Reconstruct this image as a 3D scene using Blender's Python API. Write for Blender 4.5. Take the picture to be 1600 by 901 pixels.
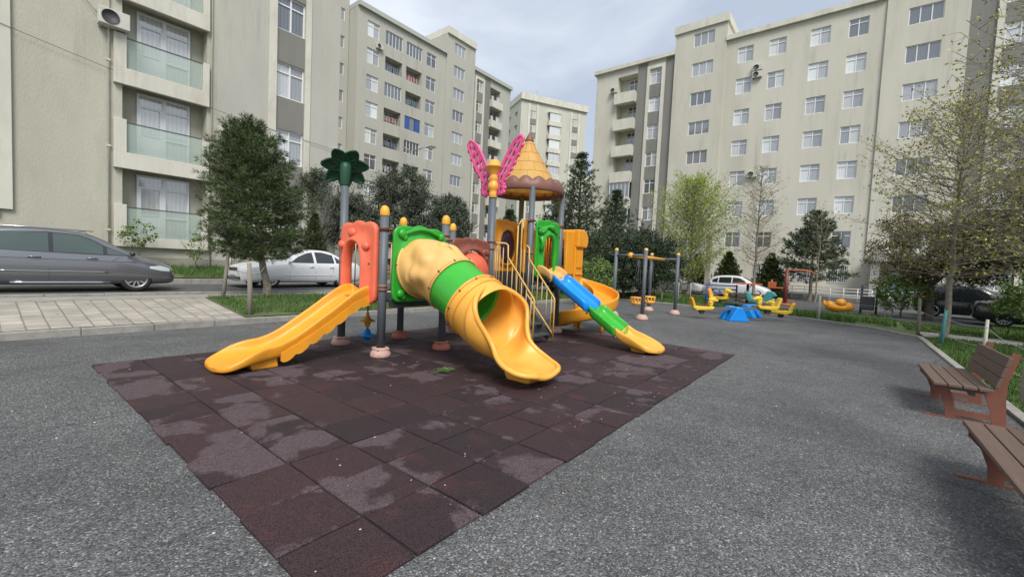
import bpy, bmesh, math, random
import numpy as np
from mathutils import Vector, Matrix, noise
from math import sin, cos, pi, radians, sqrt, atan2

for o in list(bpy.data.objects): bpy.data.objects.remove(o)
random.seed(7); RNG = np.random.default_rng(7)
SC = bpy.context.scene
COL = SC.collection

# ------------------------------------------------------------------ camera
PITCH, ROLL, YAW, EYE, FPX = radians(3.0), radians(2.7), radians(38.3), 1.57, 667.0
def cam_basis():
    fw = Vector((0, cos(PITCH), -sin(PITCH))); up = Vector((0, sin(PITCH), cos(PITCH))); ri = Vector((1, 0, 0))
    r2 = cos(ROLL)*ri + sin(ROLL)*up; u2 = -sin(ROLL)*ri + cos(ROLL)*up
    M = Matrix(((sin(YAW), cos(YAW), 0), (-cos(YAW), sin(YAW), 0), (0, 0, 1)))
    return M @ r2, M @ u2, M @ fw
CR, CU, CF = cam_basis()
cam = bpy.data.cameras.new('camera'); cam_o = bpy.data.objects.new('camera', cam); COL.objects.link(cam_o)
cam.sensor_width = 36; cam.lens = FPX/1600*36; cam.clip_start = 0.05; cam.clip_end = 3000
cam_o.matrix_world = Matrix(((CR.x, CU.x, -CF.x, 0), (CR.y, CU.y, -CF.y, 0), (CR.z, CU.z, -CF.z, EYE), (0, 0, 0, 1)))
SC.camera = cam_o

# ------------------------------------------------------------------ sky, sun, exposure
SUN_EL, SUN_AZ = radians(50), radians(230)      # azimuth the light comes from, measured from +x
w = bpy.data.worlds.new('World'); SC.world = w; w.use_nodes = True
nt = w.node_tree; nt.nodes.clear()
def N(t, ty, **k):
    n = t.nodes.new(ty)
    for a, b in k.items():
        if a.startswith('i_'): n.inputs[a[2:].replace('_', ' ')].default_value = b
        else: setattr(n, a, b)
    return n
out = N(nt, 'ShaderNodeOutputWorld')
sky = N(nt, 'ShaderNodeTexSky', sky_type='NISHITA', sun_disc=False, sun_elevation=SUN_EL, sun_rotation=pi/2-SUN_AZ, air_density=1.0, dust_density=1.5)
bg = N(nt, 'ShaderNodeBackground', i_Strength=0.1)
tc = N(nt, 'ShaderNodeTexCoord'); mp = N(nt, 'ShaderNodeMapping'); mp.inputs['Scale'].default_value = (1.0, 1.0, 2.2)
nz = N(nt, 'ShaderNodeTexNoise', i_Scale=1.7, i_Detail=7.0, i_Roughness=0.52, i_Distortion=0.4)
rp = N(nt, 'ShaderNodeValToRGB')
rp.color_ramp.elements[0].position = 0.40; rp.color_ramp.elements[0].color = (3.35, 3.75, 4.4, 1)
rp.color_ramp.elements[1].position = 0.62; rp.color_ramp.elements[1].color = (5.7, 6.05, 6.5, 1)
mx = N(nt, 'ShaderNodeMixRGB', i_Fac=0.82)
L = nt.links.new
L(tc.outputs['Generated'], mp.inputs['Vector']); L(mp.outputs[0], nz.inputs['Vector']); L(nz.outputs['Fac'], rp.inputs['Fac'])
L(sky.outputs[0], mx.inputs['Color1']); L(rp.outputs[0], mx.inputs['Color2']); L(mx.outputs[0], bg.inputs['Color']); L(bg.outputs[0], out.inputs['Surface'])
sl = bpy.data.lights.new('sun', 'SUN'); sl.energy = 2.0; sl.angle = radians(26); sl.color = (1.0, 0.96, 0.9)
so = bpy.data.objects.new('sun', sl); COL.objects.link(so)
so.rotation_euler = Vector((cos(SUN_AZ)*cos(SUN_EL), sin(SUN_AZ)*cos(SUN_EL), sin(SUN_EL))).to_track_quat('Z', 'Y').to_euler()
SC.render.engine = 'CYCLES'
SC.view_settings.view_transform = 'Standard'; SC.view_settings.look = 'None'; SC.view_settings.gamma = 1
SC.view_settings.exposure = 0.8

# ------------------------------------------------------------------ materials
MATS = {}
def mat(name, col, rough=0.6, metal=0.0, spec=0.5, coat=0.0, var=0.0, vscale=3.0, bump=0.0, bscale=60.0, island=0.0,
        dirt=None, dirt_scale=2.0, dirt_amt=0.5, stretch=None, obj_rand=0.0, spots=None, streak=0.0):
    """procedural Principled material; var = broad brightness mottling, bump = grain, island = per-leaf variation, dirt = stain colour"""
    if name in MATS: return MATS[name]
    m = bpy.data.materials.new(name); m.use_nodes = True; t = m.node_tree; b = t.nodes['Principled BSDF']; k = t.links.new
    b.inputs['Roughness'].default_value = rough; b.inputs['Metallic'].default_value = metal
    b.inputs['Specular IOR Level'].default_value = spec; b.inputs['Coat Weight'].default_value = coat
    tcn = N(t, 'ShaderNodeTexCoord'); mpn = N(t, 'ShaderNodeMapping')
    if stretch: mpn.inputs['Scale'].default_value = stretch
    k(tcn.outputs['Object'], mpn.inputs['Vector'])
    rgb = N(t, 'ShaderNodeRGB'); rgb.outputs[0].default_value = (*col, 1); cur = rgb.outputs[0]
    def mixc(fac, c2, bt='MIX'):
        nonlocal cur
        q = N(t, 'ShaderNodeMixRGB', blend_type=bt); k(fac, q.inputs['Fac']) if not isinstance(fac, float) else setattr(q.inputs['Fac'], 'default_value', fac)
        k(cur, q.inputs['Color1'])
        if isinstance(c2, tuple): q.inputs['Color2'].default_value = (*c2, 1)
        else: k(c2, q.inputs['Color2'])
        cur = q.outputs[0]
    def vmul(sock, lo, hi, fl=0.3, fh=0.7):
        nonlocal cur
        r = N(t, 'ShaderNodeMapRange'); r.inputs['From Min'].default_value = fl; r.inputs['From Max'].default_value = fh
        r.inputs['To Min'].default_value = lo; r.inputs['To Max'].default_value = hi; k(sock, r.inputs['Value'])
        h = N(t, 'ShaderNodeHueSaturation'); k(cur, h.inputs['Color']); k(r.outputs[0], h.inputs['Value']); cur = h.outputs[0]
    if var:
        n1 = N(t, 'ShaderNodeTexNoise', i_Scale=vscale, i_Detail=6.0, i_Roughness=0.6); k(mpn.outputs[0], n1.inputs['Vector']); vmul(n1.outputs['Fac'], 1-var, 1+var)
    if dirt:
        n2 = N(t, 'ShaderNodeTexNoise', i_Scale=dirt_scale, i_Detail=8.0, i_Roughness=0.68); k(mpn.outputs[0], n2.inputs['Vector'])
        r = N(t, 'ShaderNodeMapRange'); r.inputs['From Min'].default_value = 0.5; r.inputs['From Max'].default_value = 0.72; r.inputs['To Max'].default_value = dirt_amt
        k(n2.outputs['Fac'], r.inputs['Value']); mixc(r.outputs[0], dirt)
    if streak:
        m3 = N(t, 'ShaderNodeMapping'); m3.inputs['Scale'].default_value = (2.2, 2.2, .10); k(tcn.outputs['Object'], m3.inputs['Vector'])
        n6 = N(t, 'ShaderNodeTexNoise', i_Scale=1.0, i_Detail=7.0, i_Roughness=.72); k(m3.outputs[0], n6.inputs['Vector'])
        n9 = N(t, 'ShaderNodeTexNoise', i_Scale=.35, i_Detail=3.0); k(tcn.outputs['Object'], n9.inputs['Vector'])
        r6 = N(t, 'ShaderNodeMapRange'); r6.inputs['From Min'].default_value = .50; r6.inputs['From Max'].default_value = .72; k(n6.outputs['Fac'], r6.inputs['Value'])
        r9 = N(t, 'ShaderNodeMapRange'); r9.inputs['From Min'].default_value = .40; r9.inputs['From Max'].default_value = .62; r9.inputs['To Max'].default_value = streak; k(n9.outputs['Fac'], r9.inputs['Value'])
        mq = N(t, 'ShaderNodeMath', operation='MULTIPLY'); k(r6.outputs[0], mq.inputs[0]); k(r9.outputs[0], mq.inputs[1]); mixc(mq.outputs[0], tuple(c*.55 for c in col))
    if spots:
        v = N(t, 'ShaderNodeTexVoronoi', i_Scale=spots[0]); k(mpn.outputs[0], v.inputs['Vector'])
        r = N(t, 'ShaderNodeMapRange'); r.inputs['From Min'].default_value = 0.12; r.inputs['From Max'].default_value = 0.06; k(v.outputs['Distance'], r.inputs['Value']); mixc(r.outputs[0], spots[1])
    if island:
        g = N(t, 'ShaderNodeNewGeometry'); vmul(g.outputs['Random Per Island'], 1-island, 1+island, 0, 1)
    if obj_rand:
        oi = N(t, 'ShaderNodeObjectInfo'); vmul(oi.outputs['Random'], 1-obj_rand, 1+obj_rand, 0, 1)
    k(cur, b.inputs['Base Color'])
    if bump:
        n3 = N(t, 'ShaderNodeTexNoise', i_Scale=bscale, i_Detail=4.0); k(mpn.outputs[0], n3.inputs['Vector'])
        bp = N(t, 'ShaderNodeBump', i_Strength=bump, i_Distance=0.02); k(n3.outputs['Fac'], bp.inputs['Height']); k(bp.outputs[0], b.inputs['Normal'])
    MATS[name] = m
    return m

# ------------------------------------------------------------------ mesh helpers
class MB:
    def __init__(s): s.v = []; s.f = []; s.m = []; s.cur = 0; s.smooth = []; s.sm = False
    def face(s, idx): s.f.append(tuple(idx)); s.m.append(s.cur); s.smooth.append(s.sm)
    def quad(s, a, b, c, d): i = len(s.v); s.v += [tuple(a), tuple(b), tuple(c), tuple(d)]; s.face((i, i+1, i+2, i+3))
    def poly(s, pts): i = len(s.v); s.v += [tuple(p) for p in pts]; s.face(range(i, i+len(pts)))
    def box(s, x0, x1, y0, y1, z0, z1, M=None):
        i = len(s.v); P = [Vector(p) for p in ((x0,y0,z0),(x1,y0,z0),(x1,y1,z0),(x0,y1,z0),(x0,y0,z1),(x1,y0,z1),(x1,y1,z1),(x0,y1,z1))]
        if M is not None: P = [M @ p for p in P]
        s.v += [tuple(p) for p in P]
        for f in ((0,3,2,1),(4,5,6,7),(0,1,5,4),(1,2,6,5),(2,3,7,6),(3,0,4,7)): s.face(i+a for a in f)
    def cbox(s, c, size, M=None): s.box(c[0]-size[0]/2, c[0]+size[0]/2, c[1]-size[1]/2, c[1]+size[1]/2, c[2]-size[2]/2, c[2]+size[2]/2, M)
    def bar(s, a, b, wd, ht):
        a = Vector(a); b = Vector(b); d = b-a; q = d.to_track_quat('X', 'Z').to_matrix().to_4x4(); q.translation = a
        s.box(0, d.length, -wd/2, wd/2, -ht/2, ht/2, q)
    def tube(s, pts, r, seg=8, cap=True, closed=False):
        pts = [Vector(p) for p in pts]; n = len(pts); rr = r if isinstance(r, (list, tuple)) else [r]*n
        sm0, s.sm = s.sm, True; rings = []; up = None
        for i, p in enumerate(pts):
            if closed: t = pts[(i+1) % n]-pts[i-1]
            else: t = pts[min(i+1, n-1)]-pts[max(i-1, 0)]
            t.normalize()
            if up is None: up = Vector((0,0,1)) if abs(t.z) < 0.9 else Vector((1,0,0))
            up = (up - t*up.dot(t))
            if up.length < 1e-5: up = Vector((1, 0.1, 0)); up = up - t*up.dot(t)
            up.normalize(); sd = t.cross(up); b = len(s.v)
            for k in range(seg):
                a = 2*pi*k/seg; s.v.append(tuple(p + (up*cos(a)+sd*sin(a))*rr[i]))
            rings.append(b)
        for i in range(n if closed else n-1):
            a, b = rings[i], rings[(i+1) % n]
            for k in range(seg): s.face((a+k, b+k, b+(k+1) % seg, a+(k+1) % seg))
        s.sm = sm0
        if cap and not closed: s.face([rings[0]+k for k in range(seg)]); s.face([rings[-1]+k for k in reversed(range(seg))])
    def cyl(s, a, b, r, seg=16, r2=None): s.tube([a, b], [r, r2 if r2 is not None else r], seg)
    def lathe(s, prof, c=(0,0,0), seg=24, M=None, wob=None):
        sm0, s.sm = s.sm, True; b0 = len(s.v)
        for (r, z) in prof:
            for k in range(seg):
                a = 2*pi*k/seg; rr = r; zz = z
                if wob: rr, zz = wob(r, z, a)
                p = Vector((rr*cos(a), rr*sin(a), zz)) 
                if M is not None: p = M @ p
                s.v.append((p.x+c[0], p.y+c[1], p.z+c[2]))
        for i in range(len(prof)-1):
            for k in range(seg):
                k2 = (k+1) % seg; s.face((b0+i*seg+k, b0+i*seg+k2, b0+(i+1)*seg+k2, b0+(i+1)*seg+k))
        s.sm = sm0
    def grid(s, rows, closed=False, smooth=True, flip=False):
        sm0, s.sm = s.sm, smooth; b = len(s.v); n = len(rows[0])
        for r in rows: s.v += [tuple(p) for p in r]
        for i in range(len(rows)-1):
            for j in range(n if closed else n-1):
                j2 = (j+1) % n; q = (b+i*n+j, b+i*n+j2, b+(i+1)*n+j2, b+(i+1)*n+j); s.face(q[::-1] if flip else q)
        s.sm = sm0
        return b
    def prism(s, poly, axis, a, b, smooth=False):
        """2-D polygon extruded along an axis: axis 'x' -> poly is (y,z); 'y' -> (x,z); 'z' -> (x,y)"""
        def P(p, h): return {'x': (h, p[0], p[1]), 'y': (p[0], h, p[1]), 'z': (p[0], p[1], h)}[axis]
        i = len(s.v); n = len(poly)
        s.v += [P(p, a) for p in poly] + [P(p, b) for p in poly]
        s.face(range(i+n-1, i-1, -1)); s.face(range(i+n, i+2*n))
        sm0, s.sm = s.sm, smooth
        for k in range(n): s.face((i+k, i+(k+1) % n, i+n+(k+1) % n, i+n+k))
        s.sm = sm0
    def ball(s, c, r, seg=12, rings=8, sc=(1,1,1), M=None):
        prof = [(sin(pi*i/rings)*1.0, -cos(pi*i/rings)) for i in range(rings+1)]
        b0 = len(s.v); s.lathe([(max(p[0], .001)*r, p[1]*r) for p in prof], (0,0,0), seg)
        for i in range(b0, len(s.v)):
            p = Vector((s.v[i][0]*sc[0], s.v[i][1]*sc[1], s.v[i][2]*sc[2]))
            if M is not None: p = M @ p
            s.v[i] = (p.x+c[0], p.y+c[1], p.z+c[2])
    def pieces(s, name, mats, parent, **k):
        """one object per separate piece"""
        par = list(range(len(s.v)))
        def fd(a):
            while par[a] != a: par[a] = par[par[a]]; a = par[a]
            return a
        for f in s.f:
            for a in f[1:]: par[fd(a)] = fd(f[0])
        grp = {}
        for i, f in enumerate(s.f): grp.setdefault(fd(f[0]), []).append(i)
        for fs in grp.values():
            q = MB(); mp_ = {}
            for i in fs:
                q.f.append(tuple(mp_.setdefault(a, len(mp_)) for a in s.f[i])); q.m.append(s.m[i]); q.smooth.append(s.smooth[i])
            q.v = [s.v[a] for a in mp_]; q.build(name, mats, parent, **k)
    def build(s, name, mats, parent=None, loc=None, bevel=0, subsurf=0, solid=0, fix=True, bseg=2):
        me = bpy.data.meshes.new(name); me.from_pydata(s.v, [], s.f)
        mats = mats if isinstance(mats, (list, tuple)) else [mats]
        for m_ in mats: me.materials.append(m_)
        me.polygons.foreach_set('material_index', s.m); me.polygons.foreach_set('use_smooth', s.smooth)
        if fix:
            bm = bmesh.new(); bm.from_mesh(me); bmesh.ops.remove_doubles(bm, verts=bm.verts, dist=1e-4)
            bmesh.ops.recalc_face_normals(bm, faces=bm.faces); bm.to_mesh(me); bm.free()
        me.update(); o = bpy.data.objects.new(name, me); COL.objects.link(o)
        if parent is not None: o.parent = parent
        if loc is not None: o.location = loc
        if solid: md = o.modifiers.new('solid', 'SOLIDIFY'); md.thickness = solid; md.offset = 0
        if subsurf: md = o.modifiers.new('sub', 'SUBSURF'); md.levels = subsurf; md.render_levels = subsurf
        if bevel:
            md = o.modifiers.new('bevel', 'BEVEL'); md.width = bevel; md.segments = bseg; md.limit_method = 'ANGLE'; md.angle_limit = radians(40)
        return o
def empty(name, loc=(0,0,0), rz=0.0):
    o = bpy.data.objects.new(name, None); COL.objects.link(o); o.location = loc; o.rotation_euler = (0, 0, rz); o.empty_display_size = 0.3
    return o
def tag(o, label=None, cat=None, group=None, kind=None):
    if label: o['label'] = label
    if cat: o['category'] = cat
    if group: o['group'] = group
    if kind: o['kind'] = kind
    return o
REBASE = []
def wroot(name, base):
    """an Empty whose parts are written in world coordinates; it is moved to its base at the end"""
    o = empty(name); REBASE.append((o, Vector(base))); return o
def rebase_all():
    for o, b in REBASE:
        o.location = b
        for c in o.children: c.matrix_basis = Matrix.Translation(-b) @ c.matrix_basis
def copy_tree(o, parent=None):
    c = o.copy(); COL.objects.link(c); c.parent = parent
    for ch in o.children: copy_tree(ch, c)
    return c
def fast_mesh(name, V, F, mats, parent=None, midx=None):
    """V (n,3) float, F (m,k) int, all faces the same size"""
    me = bpy.data.meshes.new(name); n, (m, kk) = len(V), F.shape
    me.vertices.add(n); me.vertices.foreach_set('co', np.asarray(V, dtype=np.float32).ravel())
    me.loops.add(m*kk); me.loops.foreach_set('vertex_index', F.astype(np.int32).ravel())
    me.polygons.add(m); me.polygons.foreach_set('loop_start', np.arange(0, m*kk, kk, dtype=np.int32))
    try: me.polygons.foreach_set('loop_total', np.full(m, kk, dtype=np.int32))
    except Exception: pass
    for q in (mats if isinstance(mats, (list, tuple)) else [mats]): me.materials.append(q)
    if midx is not None: me.polygons.foreach_set('material_index', midx.astype(np.int32))
    me.update(calc_edges=True); me.validate(); o = bpy.data.objects.new(name, me); COL.objects.link(o)
    if parent is not None: o.parent = parent
    return o
def smooth(x, a, b): t = min(1, max(0, (x-a)/(b-a))); return t*t*(3-2*t)

# ------------------------------------------------------------------ ground heights (the left side rises to the street)
def fx(x): return 1-smooth(x, 13, 27)
def hgt(x, y):
    if y < 10.55: return 0.0
    if y < 14.25: z = .13+(y-10.55)/3.7*.31
    elif y < 19.1: z = .38
    else: z = .54+min(1, (y-19.1)/2.1)*.38
    return z*fx(x)

# ================================================================== SETTING
gravel = bpy.data.materials.new('worn_asphalt'); gravel.use_nodes = True
def asphalt(m, dark, light, scale, cracks=False):
    t = m.node_tree; b = t.nodes['Principled BSDF']; k = t.links.new
    tcn = N(t, 'ShaderNodeTexCoord')
    v = N(t, 'ShaderNodeTexVoronoi', i_Scale=scale, i_Randomness=1.0); v2 = N(t, 'ShaderNodeTexVoronoi', i_Scale=scale*2.3)
    n = N(t, 'ShaderNodeTexNoise', i_Scale=0.55, i_Detail=7.0, i_Roughness=0.62); n4 = N(t, 'ShaderNodeTexNoise', i_Scale=7.0, i_Detail=5.0, i_Roughness=0.7)
    for q in (v, v2, n, n4): k(tcn.outputs['Object'], q.inputs['Vector'])
    hs = N(t, 'ShaderNodeSeparateColor'); k(v.outputs['Color'], hs.inputs[0])
    r = N(t, 'ShaderNodeValToRGB'); e = r.color_ramp.elements
    e[0].position = 0.0; e[0].color = (*[c*dark for c in (1.0, 1.02, 1.06)], 1); e[1].position = 1.0; e[1].color = (*[c*light*1.9 for c in (1.0, 1.0, .97)], 1)
    a = e.new(0.55); a.color = (*[c*(dark*.55+light*.45) for c in (1, 1.01, 1.03)], 1); a = e.new(0.93); a.color = (*[c*light for c in (1, 1, .99)], 1)
    k(hs.outputs[0], r.inputs['Fac'])
    ms = N(t, 'ShaderNodeMapRange'); ms.inputs['From Min'].default_value = .3; ms.inputs['From Max'].default_value = .7; ms.inputs['To Min'].default_value = .72; ms.inputs['To Max'].default_value = 1.25
    k(n.outputs['Fac'], ms.inputs['Value'])
    m2 = N(t, 'ShaderNodeMapRange'); m2.inputs['From Min'].default_value = .3; m2.inputs['From Max'].default_value = .7; m2.inputs['To Min'].default_value = .88; m2.inputs['To Max'].default_value = 1.12
    k(n4.outputs['Fac'], m2.inputs['Value'])
    mm = N(t, 'ShaderNodeMath', operation='MULTIPLY'); k(ms.outputs[0], mm.inputs[0]); k(m2.outputs[0], mm.inputs[1])
    h = N(t, 'ShaderNodeHueSaturation'); k(r.outputs[0], h.inputs['Color']); k(mm.outputs[0], h.inputs['Value']); cur = h.outputs[0]
    if cracks:
        n7 = N(t, 'ShaderNodeTexNoise', i_Scale=1.1, i_Detail=6.0, i_Roughness=.7); k(tcn.outputs['Object'], n7.inputs['Vector'])
        ad = N(t, 'ShaderNodeMixRGB', blend_type='LINEAR_LIGHT'); ad.inputs['Fac'].default_value = .35; k(tcn.outputs['Object'], ad.inputs['Color1']); k(n7.outputs['Color'], ad.inputs['Color2'])
        ve = N(t, 'ShaderNodeTexVoronoi', feature='DISTANCE_TO_EDGE', i_Scale=.33); k(ad.outputs[0], ve.inputs['Vector'])
        ce = N(t, 'ShaderNodeMapRange'); ce.inputs['From Min'].default_value = .012; ce.inputs['From Max'].default_value = .003; k(ve.outputs['Distance'], ce.inputs['Value'])
        gt = N(t, 'ShaderNodeMapRange'); gt.inputs['From Min'].default_value = .52; gt.inputs['From Max'].default_value = .60; gt.inputs['To Max'].default_value = .55; k(n.outputs['Fac'], gt.inputs['Value'])
        cm = N(t, 'ShaderNodeMath', operation='MULTIPLY'); k(ce.outputs[0], cm.inputs[0]); k(gt.outputs[0], cm.inputs[1])
        q = N(t, 'ShaderNodeMixRGB'); k(cm.outputs[0], q.inputs['Fac']); k(cur, q.inputs['Color1']); q.inputs['Color2'].default_value = (.02, .02, .02, 1); cur = q.outputs[0]
        n8 = N(t, 'ShaderNodeTexNoise', i_Scale=.28, i_Detail=9.0, i_Roughness=.68, i_Distortion=.6); k(tcn.outputs['Object'], n8.inputs['Vector'])
        g8 = N(t, 'ShaderNodeMapRange'); g8.inputs['From Min'].default_value = .50; g8.inputs['From Max'].default_value = .62; g8.inputs['To Max'].default_value = .38; k(n8.outputs['Fac'], g8.inputs['Value'])
        q = N(t, 'ShaderNodeMixRGB'); k(g8.outputs[0], q.inputs['Fac']); k(cur, q.inputs['Color1']); q.inputs['Color2'].default_value = (.045, .045, .048, 1); cur = q.outputs[0]
    k(cur, b.inputs['Base Color'])
    b.inputs['Roughness'].default_value = 0.72; b.inputs['Specular IOR Level'].default_value = 0.35
    bp = N(t, 'ShaderNodeBump', i_Strength=0.75, i_Distance=0.012, invert=True); k(v.outputs['Distance'], bp.inputs['Height'])
    bp2 = N(t, 'ShaderNodeBump', i_Strength=0.35, i_Distance=0.03); k(n4.outputs['Fac'], bp2.inputs['Height']); k(bp.outputs[0], bp2.inputs['Normal']); k(bp2.outputs[0], b.inputs['Normal'])
asphalt(gravel, 0.050, 0.185, 96, cracks=True)
street_m = bpy.data.materials.new('street_asphalt'); street_m.use_nodes = True; asphalt(street_m, 0.06, 0.12, 60)
grass_m = mat('lawn_soil', (0.075, 0.115, 0.035), .95, var=.35, vscale=1.6, bump=.6, bscale=40, dirt=(.12, .10, .06), dirt_scale=1.3, dirt_amt=.6)
kerb_m = mat('kerb_concrete', (0.30, 0.29, 0.26), .85, var=.2, vscale=5, bump=.4, bscale=40, dirt=(.13, .12, .10), dirt_scale=3)

def paving_mat():
    m = bpy.data.materials.new('block_paving'); m.use_nodes = True; t = m.node_tree; b = t.nodes['Principled BSDF']; k = t.links.new
    tcn = N(t, 'ShaderNodeTexCoord'); mpn = N(t, 'ShaderNodeMapping'); mpn.inputs['Rotation'].default_value = (0, 0, pi/2); k(tcn.outputs['Object'], mpn.inputs['Vector'])
    br = N(t, 'ShaderNodeTexBrick'); nw = N(t, 'ShaderNodeTexNoise', i_Scale=1.3, i_Detail=2.0); k(mpn.outputs[0], nw.inputs['Vector']); lw = N(t, 'ShaderNodeMixRGB', blend_type='LINEAR_LIGHT'); lw.inputs['Fac'].default_value = .010; k(mpn.outputs[0], lw.inputs['Color1']); k(nw.outputs['Color'], lw.inputs['Color2']); k(lw.outputs[0], br.inputs['Vector'])
    br.inputs['Scale'].default_value = 1.0; br.inputs['Brick Width'].default_value = 0.30; br.inputs['Row Height'].default_value = 0.27; br.inputs['Mortar Size'].default_value = 0.017; br.inputs['Mortar Smooth'].default_value = .6; br.offset = .37; br.squash = .6; br.squash_frequency = 3
    br.inputs['Color1'].default_value = (.42, .385, .325, 1); br.inputs['Color2'].default_value = (.31, .285, .245, 1); br.inputs['Mortar'].default_value = (.21, .19, .16, 1)
    n = N(t, 'ShaderNodeTexNoise', i_Scale=1.5, i_Detail=8.0, i_Roughness=.7); k(tcn.outputs['Object'], n.inputs['Vector'])
    ms = N(t, 'ShaderNodeMapRange'); ms.inputs['From Min'].default_value = .3; ms.inputs['From Max'].default_value = .7; ms.inputs['To Min'].default_value = .75; ms.inputs['To Max'].default_value = 1.2; k(n.outputs['Fac'], ms.inputs['Value'])
    h = N(t, 'ShaderNodeHueSaturation'); k(br.outputs['Color'], h.inputs['Color']); k(ms.outputs[0], h.inputs['Value'])
    vz = N(t, 'ShaderNodeTexVoronoi', i_Scale=3.1); k(tcn.outputs['Object'], vz.inputs['Vector'])
    r = N(t, 'ShaderNodeMapRange'); r.inputs['From Min'].default_value = 0.11; r.inputs['From Max'].default_value = 0.05; k(vz.outputs['Distance'], r.inputs['Value'])
    q = N(t, 'ShaderNodeMixRGB'); k(r.outputs[0], q.inputs['Fac']); k(h.outputs[0], q.inputs['Color1']); q.inputs['Color2'].default_value = (.11, .09, .07, 1)
    k(q.outputs[0], b.inputs['Base Color']); b.inputs['Roughness'].default_value = .85
    bp = N(t, 'ShaderNodeBump', i_Strength=.6, i_Distance=.01, invert=True); k(br.outputs['Fac'], bp.inputs['Height']); k(bp.outputs[0], b.inputs['Normal'])
    return m
paving_m = paving_mat()

def sheet(name, x0, x1, y0, y1, z, m, step=1.0, xl=None):
    mb = MB(); nx = max(1, int((x1-x0)/step)); ny = max(1, int((y1-y0)/step))
    rows = []
    for j in range(ny+1):
        y = y0+(y1-y0)*j/ny; xa = xl(y) if xl else x0
        rows.append([(xa+(x1-xa)*i/nx, y, (z(xa+(x1-xa)*i/nx, y) if callable(z) else z)) for i in range(nx+1)])
    mb.grid(rows, flip=False); o = mb.build(name, m, fix=False); tag(o, kind='structure'); return o
# wide ground, one sheet to the horizon
mb = MB(); xs = [-900, -300, -90, -40, -15] + [i for i in range(-10, 70, 2)] + [80, 110, 200, 400, 900]
ys = [-900, -300, -80, -30] + [-20+2*i for i in range(0, 14)] + [9.5, 10.4, 10.6, 11.5, 12.5, 13.5, 14.2, 14.3, 16, 18, 19.05, 19.15, 20, 21.2, 23, 26, 30, 40, 60, 100, 200, 400, 900]
rows = [[(x, y, hgt(x, y)-.05) for x in xs] for y in ys]
mb.grid(rows); tag(mb.build('ground', grass_m, fix=False), kind='structure')
# playground asphalt, bounded by the kerbs
mb = MB()
outline = [(-40, -1.69), (17.6, -1.69), (19.4, -.6), (20.9, 1.4), (21.9, 4.2), (22.3, 7), (22.2, 10.5), (-40, 10.5)]
outline = [(-40, -30), (-6, -30), (-6, -1.69)] + outline[1:]
mb.poly([(x, y, 0) for x, y in outline]); tag(mb.build('playground_asphalt', gravel, fix=False), kind='structure')
sheet('paving', -40, 3.8, 10.6, 13.3, hgt, paving_m, .9, None)
sheet('pavement', -40, 24, 13.3, 14.25, lambda x, y: hgt(x, y)+.004, kerb_m, .9)
sheet('grass_verge', 3.8, 23, 10.6, 13.3, lambda x, y: hgt(x, y)+.012, grass_m, .9)
sheet('street', -60, 60, 14.36, 19.0, lambda x, y: hgt(x, 16), street_m, 1.5)
mb = MB()
for a in range(-14, 12): pass
for (y0, y1) in ((18.62, 18.72),):
    rows = [[(x, y, hgt(x, 16)+.005) for x in range(-60, 61, 2)] for y in (y0, y1)]; mb.grid(rows)
tag(mb.build('road_marking', mat('road_paint', (.6, .6, .57), .7, var=.2), fix=False), kind='structure')
sheet('grass_strip_by_wall', -60, 24, 19.25, 21.2, lambda x, y: hgt(x, y)+.006, grass_m, .9)
def kerb(name, pts, wd=.13, top=.13, base=-.1, zf=None):
    """kerb stones laid end to end along a line"""
    mb = MB()
    for (a, b) in zip(pts[:-1], pts[1:]):
        a = Vector(a); b = Vector(b); n = max(1, round((b-a).length/1.0)); d = (b-a)/n
        for i in range(n):
            p = a+d*i+d*.004; q = a+d*(i+1)-d*.004; zz = zf((p.x+q.x)/2) if zf else 0
            nrm = Vector((-d.y, d.x)).normalized()*wd/2; j = random.uniform(-.006, .006)
            t0 = top+zz+j
            P = [p-nrm, q-nrm, q+nrm, p+nrm]; i0 = len(mb.v)
            mb.v += [(v.x, v.y, base+zz) for v in P] + [(v.x, v.y, t0) for v in P]
            for f in ((0,1,5,4),(1,2,6,5),(2,3,7,6),(3,0,4,7),(4,5,6,7)): mb.face(i0+k for k in f)
    o = mb.build(name, kerb_m, bevel=.012); tag(o, kind='structure'); return o
kerb('kerb', [(-40, 10.53), (22.25, 10.53)])
kerb('kerb', [(22.2, 10.4), (22.37, 7), (21.97, 4.2), (20.97, 1.4), (19.45, -.65), (17.6, -1.75), (-6, -1.75)], top=.05)
kerb('kerb', [(-40, 14.3), (40, 14.3)], top=.055, zf=lambda x: .38*fx(x))
kerb('kerb', [(-60, 19.12), (60, 19.12)], top=.16, zf=lambda x: .38*fx(x), wd=.22)
# parking street and exercise yard before the right-hand block
sheet('parking_street', 31, 43.5, -40, 40, -.02, street_m, 4)
sheet('building_pavement', 43.5, 47, -40, 40, .03, kerb_m, 4)
sheet('exercise_yard', 25, 31, -5, 5.2, -.012, street_m, 2)
sheet('path', 18.2, 20.0, -6.5, -1.9, .0, kerb_m, 1)
sheet('side_road', -6, 31, -14, -6.5, -.012, street_m, 3)
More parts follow.
